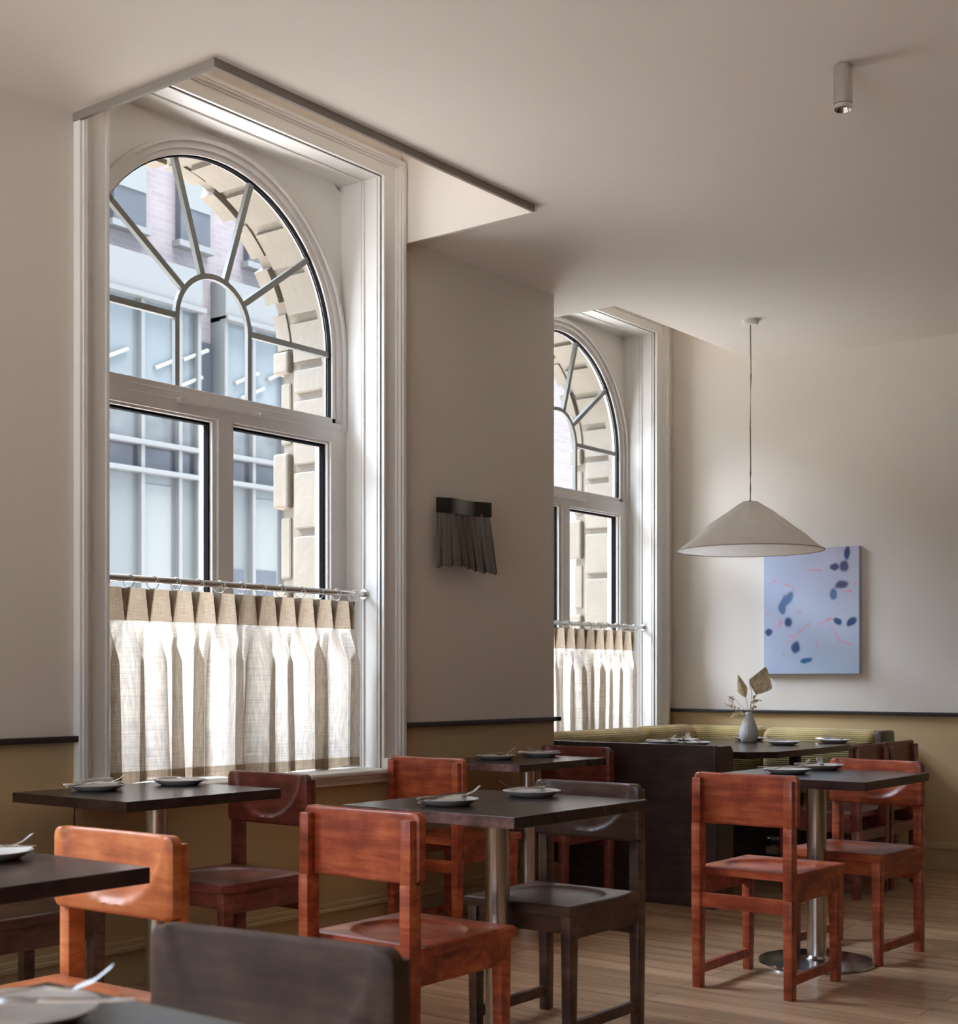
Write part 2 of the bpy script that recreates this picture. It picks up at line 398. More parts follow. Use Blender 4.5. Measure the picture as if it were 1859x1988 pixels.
# near wall, unseen behind the camera; wide glazed opening added for fill light
bm = B()
box(bm, XL - 0.2, XL, YR, 0.6, 0, 3.2); box(bm, XL - 0.2, XL, 3.9, 5.0, 0, 3.2)
box(bm, XL - 0.2, XL, 0.59, 3.91, 0, 0.55); box(bm, XL - 0.2, XL, 0.59, 3.91, 2.75, 3.2)
struct(obj('wall_near', bm, M['wall']))
w4 = bpy.data.objects.new('window_4', None); C.objects.link(w4); w4['kind'] = 'structure'
bm = B()
for k in range(5):
    y = 0.6 + 3.3 * k / 4
    box(bm, XL - 0.13, XL - 0.06, y - 0.035, y + 0.035, 0.55, 2.75)
for z in (0.58, 2.2, 2.72): box(bm, XL - 0.128, XL - 0.062, 0.6, 3.9, z - 0.03, z + 0.03)
obj('window_frame', bm, M['pvc'], w4)
bm = B(); bm.faces.new([bm.verts.new(p) for p in ((XL - 0.1, 0.6, 0.56), (XL - 0.1, 3.9, 0.56), (XL - 0.1, 3.9, 2.74), (XL - 0.1, 0.6, 2.74))])
obj('pane', bm, M['glass'], w4)
bm = B(); box(bm, XL - .2, 8.4, YR - 0.2, YR, 0, 3.2); struct(obj('wall_right', bm, M['panel']))

# dado rails
def rail(name, boxes, mat, lab):
    bm = B()
    for b in boxes: box(bm, *b, bevel=0.004)
    return struct(obj(name, bm, mat), lab)
rail('trim_3', [(WIN[2][0] + HA, R1[0] + 0.03, WY - 0.028, WY + 0.01, 0.900, 0.922)], M['dado'], 'black dado rail left of the first window')
rail('trim_4', [(WIN[0][0] + HA, 6.053 + 0.03, WY - 0.028, WY + 0.01, 0.900, 0.922), (6.045, 6.083, WY - 0.028, W2Y, 0.900, 0.922)], M['dado'], 'black dado rail wrapping the pier between the windows')
rail('trim_5', [(XB - 0.025, XB + 0.01, YR, W2Y, 0.900, 0.922)], M['dado'], 'dark dado rail along the far wall')
# baseboards
def skirt(name, x0, x1, y0, y1, face):
    bm = B()
    for (d, z0, z1) in ((0.020, 0, 0.132), (0.036, 0.130, 0.146), (0.012, 0.146, 0.165)):
        if face == 'y': box(bm, x0, x1, y0 - d, y0 + .01, z0, z1, 0.003)
        else: box(bm, x0 - d, x0 + .01, y0, y1, z0, z1, 0.003)
    return struct(obj(name, bm, M['base']))
skirt('baseboard_window', XL, 6.075, WY, 0, 'y')
skirt('baseboard_booth', 6.06, XB, W2Y, 0, 'y')
skirt('baseboard_far', XB, 0, YR, W2Y, 'x')

# ------------------------------------------------------------------ windows
def arch_band(bm, cx, zs, r0, r1, y0, y1, zb, n=40, a0=0, a1=180):
    """solid band following a round arch: vertical legs from zb up to zs, then the arc"""
    path = []
    if zb is not None: path.append((1, 0, zb))
    for k in range(n + 1):
        a = math.radians(a0 + (a1 - a0) * k / n); path.append((math.cos(a), math.sin(a), None))
    if zb is not None: path.append((-1, 0, zb))
    rings = []
    for (c_, s_, zz) in path:
        ring = []
        for (r, y) in ((r0, y0), (r1, y0), (r1, y1), (r0, y1)):
            z = zz if zz is not None else zs + r * s_
            ring.append(bm.verts.new((cx + r * c_, y, z)))
        rings.append(ring)
    for i in range(len(rings) - 1):
        for k in range(4):
            bm.faces.new((rings[i][k], rings[i][(k + 1) % 4], rings[i + 1][(k + 1) % 4], rings[i + 1][k]))
    bm.faces.new(rings[0]); bm.faces.new(list(reversed(rings[-1])))

def build_window(idx, cx, wy, ty, hal=HA, har=HA):
    root = bpy.data.objects.new('window_%d' % idx, None); C.objects.link(root); root['kind'] = 'structure'
    zs = 2.585
    # spandrel above the arch
    bm = B()
    n = 60; inner = []; outer = []
    for k in range(n + 1):
        a = PI * k / n; c_, s_ = math.cos(a), math.sin(a)
        inner.append((0.738 * c_, zs + 0.738 * s_))
        t = min(HO / max(abs(c_), 1e-6), (ZH - zs) / max(s_, 1e-6)); outer.append((t * c_, zs + t * s_))
    for y in (ty - 0.012, ty + 0.06):
        vi = [bm.verts.new((cx + p[0], y, p[1])) for p in inner]; vo = [bm.verts.new((cx + p[0], y, p[1])) for p in outer]
        for k in range(n): bm.faces.new((vi[k], vi[k + 1], vo[k + 1], vo[k]))
    obj('spandrel', bm, M['white'], root)
    # head and side linings of the reveal
    bm = B()
    for s in (-1, 1):
        xa = cx + s * HO; xb = cx + s * (HO + 0.03)
        box(bm, min(xa, xb), max(xa, xb), wy - 0.004, ty + 0.049, ZS, ZH)
        d = ty - wy
        for (f0, f1, p) in ((0.0, 0.055, 0.006), (0.075, 0.10, 0.004), (0.38, 0.43, 0.007), (0.45, 0.47, 0.004)):
            xc = cx + s * (HO - p); box(bm, min(xa, xc), max(xa, xc), wy + f0 * d * 1.0, wy + f1 * d, ZS, ZH, 0.0015, 1)
    box(bm, cx - HO - 0.001, cx + HO + 0.001, wy - 0.005, ty + 0.05, ZH, ZH + 0.03)
    for (f0, f1, p) in ((0.0, 0.055, 0.006), (0.40, 0.45, 0.007)):
        box(bm, cx - HO, cx + HO, wy + f0 * (ty - wy), wy + f1 * (ty - wy), ZH - p, ZH, 0.0015, 1)
    obj('reveal_lining', bm, M['white'], root)
    # architrave on the wall face
    bm = B()
    for (a, b_, p) in ((0, 0.014, 0.020), (0.010, 0.088, 0.012), (0.084, 0.098, 0.022), (0.096, 0.140, 0.034), (0.108, 0.128, 0.040)):
        for s in (-1, 1):
            xa = cx + s * (HO + a); xb = cx + s * (HO + b_)
            box(bm, min(xa, xb), max(xa, xb), wy - p, wy + 0.02, 0.765, ZH + a * 0.66, 0.002)
        box(bm, cx - HO - b_, cx + HO + b_, wy - p, wy + 0.02, ZH + a * 0.66, ZH + b_ * 0.66, 0.003)
    for s in (-1, 1):
        xa = cx + s * (HO - 0.0); xb = cx + s * (HO + 0.143)
        box(bm, min(xa, xb), max(xa, xb), wy - 0.043, wy + 0.02, ZS - 0.01, 0.768, 0.003)
    obj('architrave', bm, M['white'], root)
    # sill
    bm = B()
    box(bm, cx - HA - 0.01, cx + HA + 0.01, wy - 0.085, ty + 0.02, ZS - 0.018, ZS, 0.006)
    box(bm, cx - HA, cx + HA, wy - 0.060, wy + .02, ZS - 0.034, ZS - 0.016, 0.006)
    box(bm, cx - HA, cx + HA, wy - 0.040, wy + .02, ZS - 0.060, ZS - 0.032, 0.008)
    obj('sill', bm, M['white'], root)
    # outer fixed frame + sash frames
    bm = B()
    arch_band(bm, cx, zs, 0.726, 0.742, ty - 0.050, ty + 0.05, 2.24)
    arch_band(bm, cx, zs, 0.700, 0.728, ty - 0.034, ty + 0.05, 2.24)
    arch_band(bm, cx, zs, 0.676, 0.702, ty - 0.022, ty + 0.026, 2.24)
    # transom
    box(bm, cx - 0.735, cx + 0.735, ty - 0.0385, ty + 0.05, 2.215, 2.272, 0.003)
    box(bm, cx - 0.70, cx + 0.70, ty - 0.022, ty + 0.05, 2.27, 2.298, 0.003)
    # lower frame
    hw = 0.745; gz0 = 0.80; gz1 = 2.175
    mx0, mx1 = 0.0 - 0.035 + 0.01, 0.0 + 0.045 + 0.01
    box(bm, cx - hw, cx - 0.645, ty - 0.045, ty + 0.05, ZS, 2.24, 0.003)
    box(bm, cx + 0.645, cx + hw, ty - 0.045, ty + 0.05, ZS, 2.24, 0.003)
    box(bm, cx - 0.66, cx + 0.66, ty - 0.044, ty + 0.049, 2.185, 2.24, 0.003)
    box(bm, cx - 0.66, cx + 0.66, ty - 0.044, ty + 0.049, ZS, gz0 - 0.01, 0.003)
    box(bm, cx + mx0, cx + mx1, ty - 0.046, ty + 0.048, ZS, 2.22, 0.003)
    for (x0, x1) in ((cx - 0.655, cx + mx0), (cx + mx1, cx + 0.655)):        # inner white bead around each light
        box(bm, x0, x0 + 0.018, ty - 0.030, ty + 0.05, gz0 - .02, 2.20, 0.002)
        box(bm, x1 - 0.018, x1, ty - 0.030, ty + 0.05, gz0 - .02, 2.20, 0.002)
        box(bm, x0, x1, ty - 0.031, ty + 0.051, gz1 - 0.0, 2.20, 0.002)
        box(bm, x0, x1, ty - 0.031, ty + 0.051, gz0 - .02, gz0, 0.002)
    obj('window_frame', bm, M['pvc'], root)
    # black gaskets
    bm = B()
    arch_band(bm, cx, zs, 0.6705, 0.678, ty - 0.012, ty + 0.004, 2.296)
    arch_band(bm, cx, zs, 0.6725, 0.678, ty + 0.012, ty + 0.016, 2.296)
    for (x0, x1) in ((cx - 0.637, cx + mx0 - 0.018), (cx + mx1 + 0.018, cx + 0.637)):
        for a in ((x0, x0 + 0.007, gz0, gz1), (x1 - 0.007, x1, gz0, gz1), (x0, x1, gz1 - 0.010, gz1)):
            box(bm, a[0], a[1], ty - 0.012, ty + 0.016, a[2], a[3])
    obj('gasket', bm, M['gasket'], root)
    # radial glazing bars
    bm = B()
    y0, y1 = ty - 0.004, ty + 0.016
    arch_band(bm, cx - 0.008, zs, 0.186, 0.208, y0, y1, 2.296, 24)
    for deg in (0, 36, 72, 108, 144, 180):
        a = math.radians(deg); d = Vector((math.cos(a), 0, math.sin(a))); pn = Vector((-d.z, 0, d.x)) * 0.0125
        vs_ = []
        for rr in (0.20, 0.680):
            for y in (y0 - 0.001 - deg * 2e-6, y1 + 0.001):
                for s in (-1, 1):
                    p = Vector((cx - 0.008, y, zs)) + d * rr + pn * s; vs_.append(bm.verts.new(p))
        q = vs_
        for f in ((0, 1, 3, 2), (4, 6, 7, 5), (0, 4, 5, 1), (2, 3, 7, 6), (0, 2, 6, 4), (1, 5, 7, 3)): bm.faces.new([q[i] for i in f])
    obj('glazing_bar', bm, M['bar'], root)
    # panes
    bm = B()
    n = 40; vv = [bm.verts.new((cx + 0.672 * math.cos(PI * k / n), ty + 0.010, zs + 0.672 * math.sin(PI * k / n))) for k in range(n + 1)]
    vv += [bm.verts.new((cx - 0.672, ty + 0.012, 2.29)), bm.verts.new((cx + 0.672, ty + 0.012, 2.29))]
    bm.faces.new(vv)
    obj('pane', bm, M['glass'], root)
    for (x0, x1) in ((cx - 0.64, cx + mx0), (cx + mx1, cx + 0.64)):
        bm = B(); vv = [bm.verts.new(p) for p in ((x0, ty + 0.012, gz0), (x1, ty + 0.012, gz0), (x1, ty + 0.012, 2.18), (x0, ty + 0.012, 2.18))]
        bm.faces.new(vv); obj('pane', bm, M['glass'], root)
    # trickle vent / stay bar on the transom
    bm = B()
    xa, xb = cx - 0.24, cx + 0.22
    box(bm, xa, xb, ty - 0.066, ty - 0.056, 2.226, 2.238, 0.002)
    box(bm, xa, xa + 0.035, ty - 0.068, ty - 0.038, 2.224, 2.245, 0.003)
    box(bm, xb - 0.03, xb, ty - 0.068, ty - 0.038, 2.224, 2.245, 0.003)
    obj('stay_bar', bm, M['pvc'], root)
    # stonework outside: rusticated jamb and arch
    bm = B()
    yo = ty + 0.055
    for s in (-1, 1):
        z = 0.2; k = 0
        for (xi, ya, yb) in ((0.775, yo + 0.001, yo + 0.33), (0.748, yo, yo + 0.055)):
            box(bm, min(cx + s * xi, cx + s * 1.19), max(cx + s * xi, cx + s * 1.19), ya, yb, 0.15, zs)
        while z < zs - 0.02:
            h_ = 0.335 if k % 2 == 0 else 0.30; z1 = min(z + h_, zs)
            x_in = 0.752; x_out = 0.790
            xa, xb = cx + s * x_in, cx + s * 1.2
            box(bm, min(xa, xb), max(xa, xb), yo + 0.05, yo + 0.245, z + 0.018, z1 - 0.018, 0.008)
            xo = 0.742 if k % 2 else 0.765
            box(bm, min(cx + s * xo, xb), max(cx + s * xo, xb), yo + 0.275, yo + 0.345 + 0.03 * (k % 2), z + 0.10 + 0.02, z1 + 0.10 - 0.02, 0.012)
            z = z1; k += 1
    nv = 11
    for k in range(nv):
        a0 = 180 * k / nv + 1.6; a1 = 180 * (k + 1) / nv - 1.6
        arch_band(bm, cx, zs, 0.752, 1.15, yo + 0.05, yo + 0.245, None, 8, a0, a1)
        arch_band(bm, cx, zs, 0.745 if k % 2 else 0.768, 1.15, yo + 0.275, yo + 0.36, None, 8, a0 + 5, a1 + 4)
    arch_band(bm, cx, zs, 0.778, 1.15, yo, yo + 0.33, None, 48)
    arch_band(bm, cx, zs, 0.748, 1.15, yo, yo + 0.06, None, 48)
    obj('stone_surround', bm, M['stone'], root)
    return root
build_window(1, *WIN[0]); build_window(2, *WIN[1]); build_window(3, *WIN[2])
for (cx, wy, ty) in WIN: portal(cx, ty + 0.5, 1.99, 1.6, 2.6)
portal(XL - 0.25, 2.25, 1.65, 3.3, 2.2, 0)
# masonry outside around the windows (never lets daylight round the linings)
bm = B()
for (x0, x1, y0, y1) in ((XL - .2, WIN[2][0] - 1.1, 4.5, 4.72), (WIN[2][0] + 1.1, WIN[0][0] - 1.1, 4.5, 4.72), (WIN[0][0] + 1.1, 6.10, 4.5, 4.79), (5.95, 6.10, 4.7, 5.26), (6.0, WIN[1][0] - 1.1, 5.0, 5.24), (WIN[1][0] + 1.1, 8.6, 4.99, 5.24)):
    box(bm, x0, x1, y0, y1, -0.2, 5)
for (cx, wy, ty) in WIN:
    box(bm, cx - 1.15, cx + 1.15, ty + 0.05, ty + 0.30, 3.62, 5); box(bm, cx - 1.15, cx + 1.15, ty + 0.045, ty + 0.33, -0.2, ZS - 0.02)
struct(obj('wall_outside', bm, M['stone']))

# ------------------------------------------------------------------ curtains
def folded_curtain(idx, cx0, cx1, yr, zt, zh, zb, nring, seed, lab, grp, zr):
    rnd = random.Random(seed)
    root = thing('cafe_curtain', lab, 'curtain', (0, 0, 0))
    pitch = (cx1 - cx0) / (nring - 0.6)
    px = [cx0 + pitch * (k + 0.25) for k in range(nring)]
    jit = [rnd.uniform(0.75, 1.2) for _ in px]; side = [rnd.choice((-1, 1, 1)) for _ in px]; lean = [rnd.uniform(-0.2, 0.9) for _ in px]
    NX = nring * 36
    def offset(u, z):
        x = cx0 + (cx1 - cx0) * u
        k = min(range(nring), key=lambda i: abs(px[i] - x)); d = x - px[k]
        if z >= zh:
            f = (z - zh) / (zt - zh); w_ = 0.003 + 0.019 * f
            dy = 0.042 * max(0, 1 - abs(d) / w_) ** 0.8 * (0.35 + 0.65 * f)
            return x, yr + dy + 0.004 * math.cos(2 * PI * d / pitch)
        f = (zh - z) / (zh - zb); g = min(1, f * 4)
        ph = 2 * PI * d / pitch
        amp = (0.010 + 0.030 * g + 0.012 * f) * jit[k]
        dy = -amp * 0.5 * math.cos(ph) + amp * 0.45 * math.cos(2 * ph + lean[k]) * (1 - 0.3 * f)
        pin = math.exp(-(d / (0.006 + 0.028 * f)) ** 2)
        dx = side[k] * (0.040 * g + 0.010 * f) * math.sin(ph) * jit[k] + 0.016 * g * side[k] * math.sin(2 * ph + lean[k])
        dx += 0.010 * f * math.sin(7 * x + seed)
        nz = noise.noise(Vector((x * 9, z * 2.2, seed))) * 0.014 * g
        return x + dx * (1 if 0.01 < u < 0.99 else 0), yr + dy + nz + 0.03 * pin * (1 - g) + 0.004
    def strip(name, z0, z1, nz, mat, eps=0.0):
        bm = B(); uvl = bm.loops.layers.uv.new('UVMap'); rows = []
        for j in range(nz + 1):
            z = z1 + (z0 - z1) * j / nz
            row = []
            for i in range(NX + 1):
                x, y = offset(i / NX, z)
                zz = z + (0.006 * math.sin(x * 23 + seed) if j == nz and z0 == zb else 0)
                row.append((bm.verts.new((x, y + eps, zz)), (i / NX * (cx1 - cx0) * 1.0, z)))
            rows.append(row)
        for j in range(nz):
            for i in range(NX):
                q = (rows[j][i], rows[j][i + 1], rows[j + 1][i + 1], rows[j + 1][i])
                f = bm.faces.new([a[0] for a in q])
                for l, a in zip(f.loops, q): l[uvl].uv = a[1]
        return obj(name, bm, mat, root, smooth='all')
    strip('header', zh, zt, 10, M['linen_double'])
    for k, x0 in enumerate(px):          # pinch pleats: cloth behind each ring, shade of the folded layers put into its colour
        bm = B(); uvl = bm.loops.layers.uv.new('UVMap'); rows = []
        for j in range(9):
            z = zh + (zt - zh) * j / 8; f = j / 8; w_ = 0.0035 + 0.019 * f
            rows.append([bm.verts.new((x0 + w_ * q, offset((x0 + w_ * q - cx0) / (cx1 - cx0), z)[1] + (0.003 if side[k] > -5 else 0), z)) for q in [i / 5 - 1 for i in range(11)]])
        for j in range(8):
            for i in range(10):
                f_ = bm.faces.new((rows[j][i], rows[j][i + 1], rows[j + 1][i + 1], rows[j + 1][i]))
                for l in f_.loops: l[uvl].uv = (l.vert.co.x, l.vert.co.z)
        po = obj('pinch_pleat', bm, M['linen_pleat_shade'], root, 'all')
    strip('cloth', zb + 0.042, zh, 46, M['linen'])
    strip('hem', zb, zb + 0.042, 3, M['linen_double'])
    return px
def torus_bm(R, r, n=20, m=6):
    bm = B(); rings = []
    for i in range(n):
        a = 2 * PI * i / n; ring = []
        for j in range(m):
            b_ = 2 * PI * j / m
            ring.append(bm.verts.new((r * math.sin(b_), (R + r * math.cos(b_)) * math.cos(a), (R + r * math.cos(b_)) * math.sin(a))))
        rings.append(ring)
    for i in range(n):
        for j in range(m): bm.faces.new((rings[i][j], rings[(i + 1) % n][j], rings[(i + 1) % n][(j + 1) % m], rings[i][(j + 1) % m]))
    return bm
def rod(x0, x1, y, z, r, lab):
    t = thing('curtain_rod', lab, 'curtain rod', (x1, y, z))
    bm = B(); cyl(bm, (x0 - x1, 0, 0), (0, 0, 0), r, n=20); obj('pole', bm, M['steel'], t, True)
    for s, xx in ((1, 0), (-1, x0 - x1)):
        bm = B(); cyl(bm, (xx - 0.012 * s, 0, 0), (xx, 0, 0), r * 1.7, n=20); obj('end_cap', bm, M['steel'], t, True)
    return t
rod(WIN[0][0] - HO, WIN[0][0] + HO, 4.258, 1.500, 0.0135, 'steel curtain rod across the nearer arched window')
rod(WIN[1][0] - HO, WIN[1][0] + HO, 4.740, 1.452, 0.0120, 'slim pale curtain rod across the further arched window')
pxs = folded_curtain(1, 3.235, 4.636, 4.266, 1.466, 1.342, 0.732, 13, 3, 'beige pleated linen cafe curtain on the nearer arched window', None, 1.5)
pxs2 = folded_curtain(2, 6.46, 7.815, 4.748, 1.424, 1.300, 0.735, 13, 8, 'cream pleated linen cafe curtain on the further window above the banquette', None, 1.452)
M['ring'] = plain('clear_ring', (0.60, 0.58, 0.55), 0.25, 0.9)
ring0 = None
for (ps, y, z, gr, lb) in ((pxs, 4.258, 1.490, 'rings on the nearer curtain rod', 'pale metal curtain ring on the rod of the nearer window'),
                     (pxs2, 4.740, 1.443, 'rings on the further curtain rod', 'pale metal curtain ring on the rod of the further window')):
    for i, x in enumerate(ps):
        if ring0 is None:
            ring0 = tag(obj('curtain_ring', torus_bm(0.0245, 0.0019, 28, 8), M['ring'], None, 'all'), lb, 'curtain ring', gr)
            o = ring0
        else:
            o = ring0.copy(); C.objects.link(o); o['label'] = lb; o['group'] = gr
        o.location = (x + 0.004, y, z); o.rotation_euler = (0, 0, random.uniform(0.2, 0.75))

# ------------------------------------------------------------------ street and building opposite
bm = B(); box(bm, -6, 45, 5.2, 14.2, -1.3, -1.2); box(bm, -30, -1.9, -14, 5.3, -1.3, -1.2); struct(obj('street', bm, M['street']))
FY = 14.0
bl = thing('office_building', 'pale brick building with white framed glass bays across the street', 'building', (12, FY, -1.2))
def bobj(name, boxes, mat, bev=0.0, par=None):
    bm = B()
    for b in boxes: box(bm, b[0] - 12, b[1] - 12, b[2] - FY, b[3] - FY, b[4] + 1.2, b[5] + 1.2, bev)
    return obj(name, bm, mat, par or bl)
bobj('brick_wall', [(-4, 45, FY + 0.25, FY + 1.2, -1.2, 7.95)], M['brick'])
bays = [(6.2, 12.26), (12.66, 16.5), (26.5, 31)]
for (x0, x1) in bays:
    bobj('fascia', [(x0, x1, FY - 0.05, FY + 0.3, 5.86, 6.38), (x0, x1 + 0.04, FY - 0.09, FY + 0.3, 5.84, 5.90)], M['fascia'])
    bobj('upper_glass', [(x0, x1, FY + 0.06, FY + 0.3, 4.0, 5.88)], M['blueglass'])
    bobj('middle_glass', [(x0, x1, FY + 0.06, FY + 0.3, 3.0 + 1.0, 4.05)], M['dimglass'])
    bobj('clear_glass', [(x0, x1, FY + 0.05, FY + 0.3, 4.02, 4.75)], M['dimglass'])
    bobj('spandrel_panel', [(x0, x1, FY + 0.055, FY + 0.3, 3.70, 4.05)], M['midglass'])
    bobj('lower_glass', [(x0, x1, FY + 0.06, FY + 0.3, 0.2, 3.72)], M['paleglass'])
    bobj('return_side', [(x1 - 0.03, x1, FY, FY + 0.35, -1.2, 6.3)], M['fascia'])
    xs = []
    x = 11.315 if x0 < 12 else 13.19
    while x > x0 + 0.2: x -= 0.60
    while x < x1 - 0.05:
        if x > x0: xs.append(x)
        x += 0.60
    for x in xs + [x0 + .03, x1 - .03]:
        bobj('mullion', [(x - 0.028, x + 0.028, FY - 0.03, FY + 0.1, -1.2, 5.88)], M['fascia'])
    for z in (4.05, 3.70):
        bobj('transom_bar', [(x0, x1 + 0.05, FY - 0.07, FY + 0.08, z - 0.03, z + 0.03)], M['fascia'], 0.01)
    for i, x in enumerate(xs[:-1]):
        if i % 2 == 0:
            bobj('blind', [(x + 0.06, x + 0.5, FY + 0.045, FY + 0.07, 1.6, 3.55)], M['blind'])
    if x0 < 16:
        for i, x in enumerate(xs):
            pass
        if x0 > 12: bobj('lower_opening', [(12.80, 13.06, FY + 0.034, FY + 0.08, 1.6, 2.56), (13.24, 13.66, FY + 0.035, FY + 0.08, 1.6, 2.58)], M['darkwin'])
# recess between the two bays
bobj('recess_glass', [(12.27, 12.65, FY + 0.2, FY + 0.26, 3.75, 4.75)], M['midglass'])
bobj('recess_panel', [(12.27, 12.65, FY + 0.18, FY + 0.26, 0.2, 3.70)], M['teal'])
bobj('recess_bar', [(12.26, 12.66, FY + 0.12, FY + 0.22, 3.70, 3.76), (12.26, 12.66, FY + 0.12, FY + 0.22, 4.05, 4.10)], M['fascia'])
bobj('recess_window', [(12.38, 12.64, FY + 0.215, FY + 0.27, 4.8, 5.55)], M['darkwin'])
# upper floor windows
for x in (8.75, 9.9, 11.0, 12.06, 13.25, 14.4, 15.5, 18, 20, 22, 24, 27, 29):
    bobj('window', [(x, x + 0.50, FY + 0.14, FY + 0.26, 6.78, 7.9)], M['darkwin'])
    bobj('blind', [(x + 0.01, x + 0.49, FY + 0.12, FY + 0.24, 7.22, 7.9)], M['blind'])
    bobj('ledge', [(x - 0.05, x + 0.55, FY + 0.10, FY + 0.26, 6.70, 6.78)], M['fascia'])
for x in (18, 20, 22, 24):
    bobj('window', [(x, x + 0.7, FY + 0.14, FY + 0.26, 1.5, 3.6)], M['darkwin'])
M['tube'] = plain('lit_tube', (0.17, 0.18, 0.185), 0.6)
M['tube'].node_tree.nodes['Principled BSDF'].inputs['Emission Color'].default_value = (0.95, 0.98, 1, 1)
M['tube'].node_tree.nodes['Principled BSDF'].inputs['Emission Strength'].default_value = 0.1
for (x, z) in ((10.7, 4.98), (11.55, 5.02), (12.0, 5.2), (12.9, 5.05), (13.0, 4.86), (11.9, 4.83), (13.5, 5.2)):
    bm = B(); tube(bm, [(x - 12, 0.03, z + 1.2), (x - 12 + 0.42, 0.03, z + 1.2 + 0.20)], 0.025, 8); obj('light_tube', bm, M['tube'], bl, True)

# ------------------------------------------------------------------ chairs
def backrest_bm(hw=0.203, z0=0.598, z1=0.783, t=0.033, rc=0.022):
    bm = B(); NY, NZ = 44, 26
    def hwz(z):
        d = min(z - z0, z1 - z)
        return hw - (rc - math.sqrt(max(0, rc * rc - (rc - d) ** 2)) if d < rc else 0)
    F, K = [], []
    for j in range(NZ + 1):
        tt = j / NZ; z = z0 + (z1 - z0) * (0.5 - 0.5 * math.cos(PI * tt))
        fr, bk = [], []
        for i in range(NY + 1):
            y = (2 * i / NY - 1) * hwz(z)
            d = math.sqrt((y / 0.172) ** 2 + ((z - (z1 + 0.005)) / (z1 - z0 - 0.018)) ** 2)
            dep = 0.023 * math.sqrt(max(0, 1 - d * d)) ** 0.8 if d < 1 else 0
            e = min(hwz(z) - abs(y), z - z0, z1 - z); rd = 0.004 * max(0, 1 - e / 0.006) ** 2
            fr.append(bm.verts.new((t - dep - rd, y, z))); bk.append(bm.verts.new((0 + rd, y, z)))
        F.append(fr); K.append(bk)
    for j in range(NZ):
        for i in range(NY):
            bm.faces.new((F[j][i], F[j][i + 1], F[j + 1][i + 1], F[j + 1][i]))
            bm.faces.new((K[j][i], K[j + 1][i], K[j + 1][i + 1], K[j][i + 1]))
        bm.faces.new((F[j][0], F[j + 1][0], K[j + 1][0], K[j][0])); bm.faces.new((F[j][NY], K[j][NY], K[j + 1][NY], F[j + 1][NY]))
    for i in range(NY):
        bm.faces.new((F[0][i], K[0][i], K[0][i + 1], F[0][i + 1])); bm.faces.new((F[NZ][i], F[NZ][i + 1], K[NZ][i + 1], K[NZ][i]))
    return bm
def seat_bm(x0=0.0205, x1=0.425, hw=0.203, zt=0.438, t=0.030):
    bm = B(); NX, NY = 64, 64; T = []; Bt = []
    for i in range(NX + 1):
        x = x0 + (x1 - x0) * i / NX; a, b_ = [], []
        for j in range(NY + 1):
            y = (2 * j / NY - 1) * hw
            d = math.sqrt(((x - 0.205) / 0.150) ** 2 + (y / 0.163) ** 2)
            dep = 0.015 * (max(0, 1 - d ** 3.6)) ** 0.5 if d < 1 else 0
            e = min(x - x0, x1 - x, hw - abs(y)); rd = 0.004 * max(0, 1 - e / 0.007) ** 2
            a.append(bm.verts.new((x, y, zt - dep - rd))); b_.append(bm.verts.new((x, y, zt - t)))
        T.append(a); Bt.append(b_)
    for i in range(NX):
        for j in range(NY):
            bm.faces.new((T[i][j], T[i + 1][j], T[i + 1][j + 1], T[i][j + 1]))
            bm.faces.new((Bt[i][j], Bt[i][j + 1], Bt[i + 1][j + 1], Bt[i + 1][j]))
        bm.faces.new((T[i][0], Bt[i][0], Bt[i + 1][0], T[i + 1][0])); bm.faces.new((T[i][NY], T[i + 1][NY], Bt[i + 1][NY], Bt[i][NY]))
    for j in range(NY):
        bm.faces.new((T[0][j], T[0][j + 1], Bt[0][j + 1], Bt[0][j])); bm.faces.new((T[NX][j], Bt[NX][j], Bt[NX][j + 1], T[NX][j + 1]))
    return bm
def make_chair(loc, rz, label, group, mat):
    t = thing('dining_chair', label, 'chair', loc, rz, group)
    obj('backrest', backrest_bm(), mat, t, True)
    obj('seat', seat_bm(), mat, t, True)
    for s in (-1, 1):
        bm = B()
        taper_box(bm, -0.004, s * 0.180, 0.0, 0.35, 0.019, 0.016, 0.0235, 0.0175)
        taper_box(bm, -0.004, s * 0.180, 0.345, 0.5985, 0.0235, 0.0175, 0.0235, 0.0172)
        taper_box(bm, -0.0125, s * 0.180, 0.590, 0.764, 0.013, 0.0172, 0.012, 0.0165)
        obj('leg', bm, mat, t, True)
        bm = B(); taper_box(bm, 0.388, s * 0.178, 0.0, 0.409, 0.018, 0.015, 0.024, 0.0175); obj('leg', bm, mat, t, True)
        bm = B(); box(bm, -0.005, 0.37, s * 0.183 - 0.011, s * 0.183 + 0.011, 0.335, 0.409, 0.002); obj('side_rail', bm, mat, t)
        bm = B(); box(bm, -0.012, 0.375, s * 0.180 - 0.010, s * 0.180 + 0.010, 0.048, 0.082, 0.002); obj('stretcher', bm, mat, t)
    bm = B(); box(bm, 0.380, 0.400, -0.165, 0.165, 0.350, 0.409, 0.002); obj('front_rail', bm, mat, t)
    bm = B(); box(bm, -0.022, -0.004, -0.168, 0.168, 0.295, 0.348, 0.002); obj('rear_rail', bm, mat, t)
    return t
GC = 'wooden chairs around the dining tables'
c0 = make_chair((2.742, 2.508, 0), 0.0, 'red mahogany chair seen from behind at the centre table, round dished seat', GC, M['red'])
def chair(x, y, deg, label, mat): return dup(c0, (x, y, 0), math.radians(deg), label, GC, mat)
chair(3.93, 2.558, 180, 'dark brown chair facing the camera on the right of the centre table', M['dark'])
